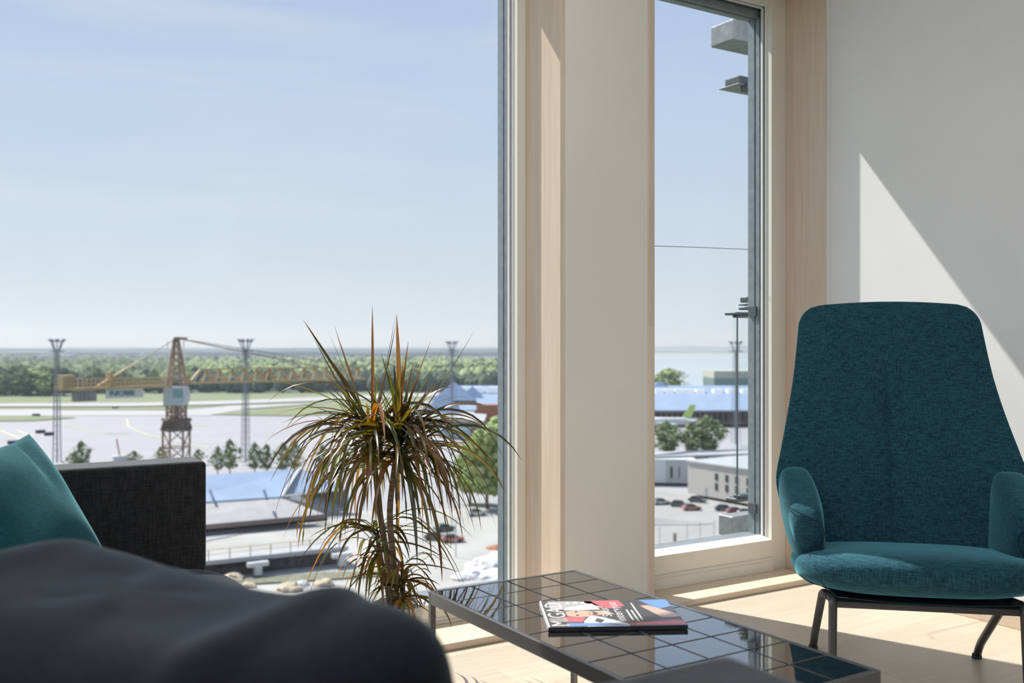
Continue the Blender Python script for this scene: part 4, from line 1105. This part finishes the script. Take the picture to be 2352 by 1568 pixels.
car(1518, 1155, a0+.3, cw, 'silver car at the left edge of the car park')
car(1560, 1160, a0-.4, cdk, 'dark car between the silver and the faded red one')
car(1588, 1168, a0+.2, crd, 'faded red car in the middle of the car park')
car(1602, 1150, a0-.5, cdk, 'dark car behind the faded red one')
car(1664, 1170, a0-.3, cdk, 'dark car leftmost of the row by the beige building')
car(1690, 1176, a0+.1, mat('car_maroon', (.30, .10, .12), .35), 'maroon car second in the row by the beige building')
car(1716, 1180, a0-.2, cwh, 'white car at the end of the row beside the window frame')
# fence with posts
for i, x in enumerate((1515, 1578, 1608, 1640, 1672, 1700)):
    p = G(x, 1258-(x-1515)*.14, -.3); tag(obj('fence_post', box(p.x-.05, p.x+.05, p.y-.05, p.y+.05, p.z, p.z+4.2), M_gry, loc=tuple(p)), 'thin grey post of the fence along the grass strip', 'post', 'thin fence posts by the grass strip')
p = G(1550, 1263, -.3); bm = bmesh.new(); B(bm, p.x-.2, p.x+.2, p.y-.2, p.y+.2, p.z, p.z+3.4); B(bm, p.x-.35, p.x+.35, p.y-.35, p.y+.35, p.z, p.z+.4); tag(obj('bollard_post', bm, M_brown, loc=tuple(p)), 'short rusty brown post standing at the grass strip', 'post')

# ---- hall with blue roof below the crane
bh = thing('blue_roofed_hall', G(560, 1210), 'low hall with pale blue metal roof and grey lean-to, right of the sofa', 'building')
TH = 205.0
def hp(px, py, t): return P(px, py, t)
gz = lambda v, z: V(v.x, v.y, z)
def atz(px, z, py):       # point of height z seen at a pixel
    t = (CAMZ-z)*F/(py-798); return P(px, py, t)
r0, r1 = atz(380, -27, 1097), atz(690, -27, 1076)
e0_, e1_ = atz(380, -31.0, 1158), atz(648, -31.0, 1140)
sl = [r0, r1, e1_, e0_]
bm = bmesh.new(); prism(bm, sl, (0, 0, -.4)); main = obj('roof', bm, M_blue, bh)
far1 = atz(800, -31.0, 1122); 
bm = bmesh.new(); prism(bm, [r1, far1, far1+(r0-r1), r0], (0, 0, -.4)); obj('roof', bm, M_blue, bh)
bm = bmesh.new(); prism(bm, [e1_+V(0, 0, -.3), r1+V(0, 0, -.5), far1+V(0, 0, -.3), gz(far1, GZ), gz(e1_, GZ)], D_*.3); obj('gable', bm, mat('grey_profiled_sheet', (.36, .37, .38), .7, noise_amt=.25, nscale=.8, stretch=(8, 8, .2)), bh)
bm = bmesh.new(); bar(bm, e1_, far1, .5, .3); bar(bm, e1_+V(0, 0, .1), r1+V(0, 0, .2), .4); obj('gutter', bm, M_wht, bh)
l0, l1 = atz(380, -34, 1212), atz(745, -34, 1180)
bm = bmesh.new(); prism(bm, [gz(e0_, -31.3), gz(e1_, -31.3), gz(l1, -34), gz(l0, -34)], (0, 0, -.4)); obj('lean_to_roof', bm, mat('grey_felt_roof', (.46, .44, .43), .9, noise_amt=.15, nscale=.3), bh)
bm = bmesh.new(); prism(bm, [gz(l0, -34.1), gz(l1, -34.1), gz(l1, -35), gz(l0, -35)], D_*.5); obj('fascia', bm, M_brown, bh)
bm = bmesh.new(); prism(bm, [gz(l0, -35)+D_*3, gz(l1, -35)+D_*3, gz(l1, GZ)+D_*3, gz(l0, GZ)+D_*3], D_*.5); obj('wall', bm, M_dark, bh)  # near-black colour stands for the shade under the eave
bm = bmesh.new()
for x in (482, 606):
    p = atz(x, -29.0, 1126); bar(bm, p, atz(x+8, -30.4, 1146), .35, .5)
obj('roof_ladder', bm, mat('dark_blue_metal', (.06, .11, .18), .5), bh)
gpoly('yard', [(300, 1190), (760, 1172), (1180, 1160), (1300, 1500), (200, 1500)], M_apron2, -.35)
gpoly('yard_patch', [(380, 1226), (560, 1222), (470, 1240), (380, 1250)], mat('darker_concrete', (.34, .34, .35), .8), -.2)  # a darker patch in the yard concrete
# rail bridge deck on piers
br = thing('concrete_bridge', G(580, 1330), 'concrete bridge deck with thin railing on white piers', 'bridge')
b0, b1 = atz(380, -33.2, 1298), atz(800, -33.2, 1254)
bd = (b1-b0).normalized(); bn = V(-bd.y, bd.x, 0)
if bn.dot(D_) < 0: bn = -bn
bm = bmesh.new(); prism(bm, [b0, b1, b1+V(0, 0, -.7), b0+V(0, 0, -.7)], bn*5); obj('deck', bm, M_lgry, br)
bm = bmesh.new(); prism(bm, [b0+V(0, 0, -1.0)+bn*1.5, b1+V(0, 0, -1.0)+bn*1.5, gz(b1, GZ)+bn*1.5, gz(b0, GZ)+bn*1.5], bn*2.5); obj('shade_sheet', bm, mat('painted_deck_shade', (.10, .10, .11), .9, noise_amt=.4, nscale=.8), br)  # dark sheet below the deck, its colour painted as the deck's shade
LB = (b1-b0).length; n = 9
for i in range(n):
    p = b0+bd*LB*(i/n)+bn*.3; obj('railing_post', box(p.x-.07, p.x+.07, p.y-.07, p.y+.07, p.z, p.z+1.7), mat('ochre_railing', (.45, .36, .2), .7), br)
bm = bmesh.new()
for z in (.9, 1.65): bar(bm, b0+bn*.3+V(0, 0, z), b1+bn*.3+V(0, 0, z), .07)
obj('railing', bm, mat('ochre_railing', (.45, .36, .2), .7), br)
for x, y in ((592, 1330), (785, 1300), (440, 1350)):
    p = atz(x, -33.9, 1312-(x-380)*.105); bm = bmesh.new(); B(bm, p.x-1.7, p.x+1.7, p.y-.6, p.y+.6, -34.6, -33.9); B(bm, p.x-.6, p.x+.6, p.y-.5, p.y+.5, GZ, -34.6); obj('pier', bm, M_wht, br)
gpoly('track_bed', [(300, 1338), (480, 1330), (760, 1312), (900, 1306), (900, 1318), (720, 1330), (480, 1344), (300, 1352)], mat('weedy_ballast', (.24, .24, .17), .95, noise_amt=.4, nscale=.8), -.1)
# rubble and stone heaps
def rock(px, py, s, col, label, group=None, flat=.6):
    p = G(px, py, -.35); bm = bmesh.new(); bmesh.ops.create_icosphere(bm, subdivisions=3, radius=1)
    for v in bm.verts:
        k = 1+.35*noise.noise(v.co*1.5+V(px, py, 0))+.15*noise.noise(v.co*4+V(px, py, 3)); v.co = V(v.co.x*s*k, v.co.y*s*k, max(-.1, v.co.z*s*k*flat))+p
    return tag(obj('boulder', bm, col, loc=tuple(p)), label, 'boulder', group)
M_sand = mat('sandstone', (.58, .47, .34), .9, noise_amt=.3, nscale=.6); M_peb = mat('pale_rubble', (.66, .65, .64), .9, noise_amt=.2, nscale=.6)
rock(530, 1330, 2.2, M_sand, 'largest sand-coloured boulder at the foot of the bridge')
rock(570, 1343, 1.3, M_sand, 'smaller sand-coloured boulder in front of the largest one')
rock(665, 1350, 1.9, M_sand, 'sand-coloured boulder below the left plant leaves')
rock(690, 1342, 1.5, M_peb, 'pale boulder beside a sand-coloured one under the plant')
rock(745, 1340, 1.8, M_sand, 'boulder showing through the lower left plant leaves')
rock(1135, 1255, 1.5, M_orange, 'orange-brown boulder close to the large window frame', flat=.4)
for i, (x, y, s) in enumerate(((1120, 1300, 4.0), (1160, 1290, 4.5), (1085, 1318, 2.4), (1140, 1320, 3.0), (1060, 1322, 1.8))):
    rock(x, y, s, M_peb, 'heap of white rubble between the plant and the window frame', 'white rubble heaps by the window frame', .45)
for i, (x, y) in enumerate(((1000, 1235), (1040, 1240), (1095, 1180), (1020, 1215))):
    car(x, y, a0+.2*i, (cdk, crd, cw, cdk)[i], ('dark van-like car parked behind the drooping plant leaves', 'faded red car parked among the plant leaves', 'silver car under the tall light-green trees', 'dark car furthest left in the yard behind the plant')[i])
# pole near the plant
p = G(1047, 1275, -.3); bm = bmesh.new(); tube(bm, [p, p+V(0, 0, 7)], .1, 8); tag(obj('lamp_post', bm, M_gry, loc=tuple(p)), 'slim grey pole in the yard right of the plant', 'lamp post')
# small plane tail and red boom by the arm of the sofa
sp = thing('parked_vehicle', G(275, 1060), 'small white service vehicle with a red boom above the sofa arm', 'vehicle')
p = G(275, 1060, -.6); bm = bmesh.new(); B(bm, -2.2, 2.2, -1.3, 1.3, .4, 2.6, M=Matrix.Translation(p)); obj('body', bm, M_wht, sp, bevel=.2)
bm = bmesh.new(); B(bm, 2.2, 3.6, -1.1, 1.1, .4, 1.6, M=Matrix.Translation(p)); obj('bonnet', bm, M_wht, sp, bevel=.2)
bm = bmesh.new(); bar(bm, p+V(0, 0, 2.5), p+V(-.6, 0, 8.0)-R_*.4, .4); obj('boom', bm, mat('boom_red', (.45, .12, .12), .6), sp)
for i, (x, y) in enumerate(((93, 991), (113, 996), (30, 1016), (265, 936), (83, 953))):
    p = G(x, y, -.6); tag(obj('ground_cart', box(p.x-2, p.x+2, p.y-1, p.y+1, p.z, p.z+1.4), M_dark, bevel=.2, loc=tuple(p)), 'small dark vehicle standing on the pale airfield', 'vehicle', 'small dark vehicles on the airfield')
# white sheds at the wood's edge
for x0, x1, y in ((458, 575, 893), (17, 55, 886), (620, 660, 890)):
    a, b = G(x0, y), G(x1, y); h = 7
    tag(obj('hangar', (lambda bm: (prism(bm, [a, b, b+V(0, 0, h), a+V(0, 0, h)], D_*20), bm)[1])(bmesh.new()), M_wht, loc=tuple(a)), {458: 'long white hangar at the edge of the wood below the jib', 17: 'white shed roof among the trees at far left', 620: 'short white shed at the wood edge behind the plant tips'}[x0], 'building')

# ---- steelwork of this facade beside the narrow window
FT = 4.80
fs = thing('facade_bracket', (3.7, 3.5, 1.2), 'grey steel facade bracket arms just outside the narrow window', 'bracket')
def fbox(px, y0, y1, t, m, name='arm', depth=.05, px1=1775):
    a = P(px, y0, t); b = P(px1, y0, t*1.0); zt = a.z; zb = P(px, y1, t).z
    bm = bmesh.new(); d = V(1, 0, 0); s = V(0, 1, 0)
    B(bm, a.x, a.x+.45, a.y, a.y+depth, zb, zt)
    return obj(name, bm, m, fs, bevel=.006, bseg=3)
fbox(1685, 42, 90, FT, M_steel, depth=.16)
fbox(1694, -4, 10, FT, M_dsteel)
fbox(1698, 172, 190, FT, M_dsteel, depth=.10)
fbox(1697, 189, 192, FT, M_steel, depth=.14)
fbox(1717, 190, 206, FT, M_dsteel)
fbox(1716, 681, 694, FT, M_dsteel); fbox(1712, 697, 701, FT, M_dsteel); fbox(1712, 704, 711, FT, M_dsteel)
fbox(1690, 716, 723, FT, M_dsteel, depth=.08); fbox(1698, 723, 729, FT, M_dsteel)
fbox(1690, 1145, 1154, FT, M_dsteel, depth=.07); fbox(1700, 1137, 1144, FT, M_dsteel)
fbox(1683, 1187, 1234, FT, M_steel, depth=.10)
bm = bmesh.new(); a = P(1693.5, 728, FT); b = P(1693.5, 1142, FT); B(bm, a.x, a.x+.004, a.y, a.y+.035, b.z, a.z); B(bm, a.x+.004, a.x+.45, a.y+.015, a.y+.023, b.z, a.z); obj('glass_screen', bm, M_glass, fs)
bm = bmesh.new(); a = P(1693.5, 728, FT-.01); b = P(1693.5, 1142, FT-.01); bar(bm, a, b, .006); obj('screen_edge', bm, M_dsteel, fs)
bm = bmesh.new(); a = P(1719, -10, FT); b = P(1719, 685, FT); bar(bm, a, b, .003); obj('cable', bm, M_dsteel, fs)
bm = bmesh.new(); a, b, c = P(1500, 560, 4.16), P(1600, 567, 4.38), P(1745, 578, 4.72); a.y = b.y = c.y = 3.29; tube(bm, [a+V(-.05, -.05, 0), a, b, c, c+V(.05, -.04, 0)], .0016, 6); tag(obj('cable', bm, M_dsteel), 'thin dark cable sagging across the narrow window', 'cable')
for zz in (716, 1170):
    p = V(3.308, 3.20, P(1738, zz, 4.45).z); bm = bmesh.new(); B(bm, p.x-.012, p.x+.006, p.y-.012, p.y+.02, p.z-.02, p.z+.025); B(bm, p.x-.010, p.x, p.y+.022, p.y+.035, p.z-.02, p.z+.025); obj('hinge', bm, M_dsteel, fs)

# ---- summer haze over the land
hz = bpy.data.materials.new('haze'); hz.use_nodes = True; t = hz.node_tree; t.nodes.clear()
o_ = N(t, 'ShaderNodeOutputMaterial'); vs_ = N(t, 'ShaderNodeVolumeScatter'); vs_.inputs['Color'].default_value = (.80, .90, 1, 1)
vs_.inputs['Density'].default_value = 1.3e-4; vs_.inputs['Anisotropy'].default_value = .2
t.links.new(vs_.outputs[0], o_.inputs['Volume'])
bm = bmesh.new(); c = V(0, 0, 0)
B(bm, -14000, 18000, 160, 20000, GZ-1.4, 260)
tag(obj('haze', bm, hz), 'thin bluish summer haze over the distant land', 'haze', kind='stuff')
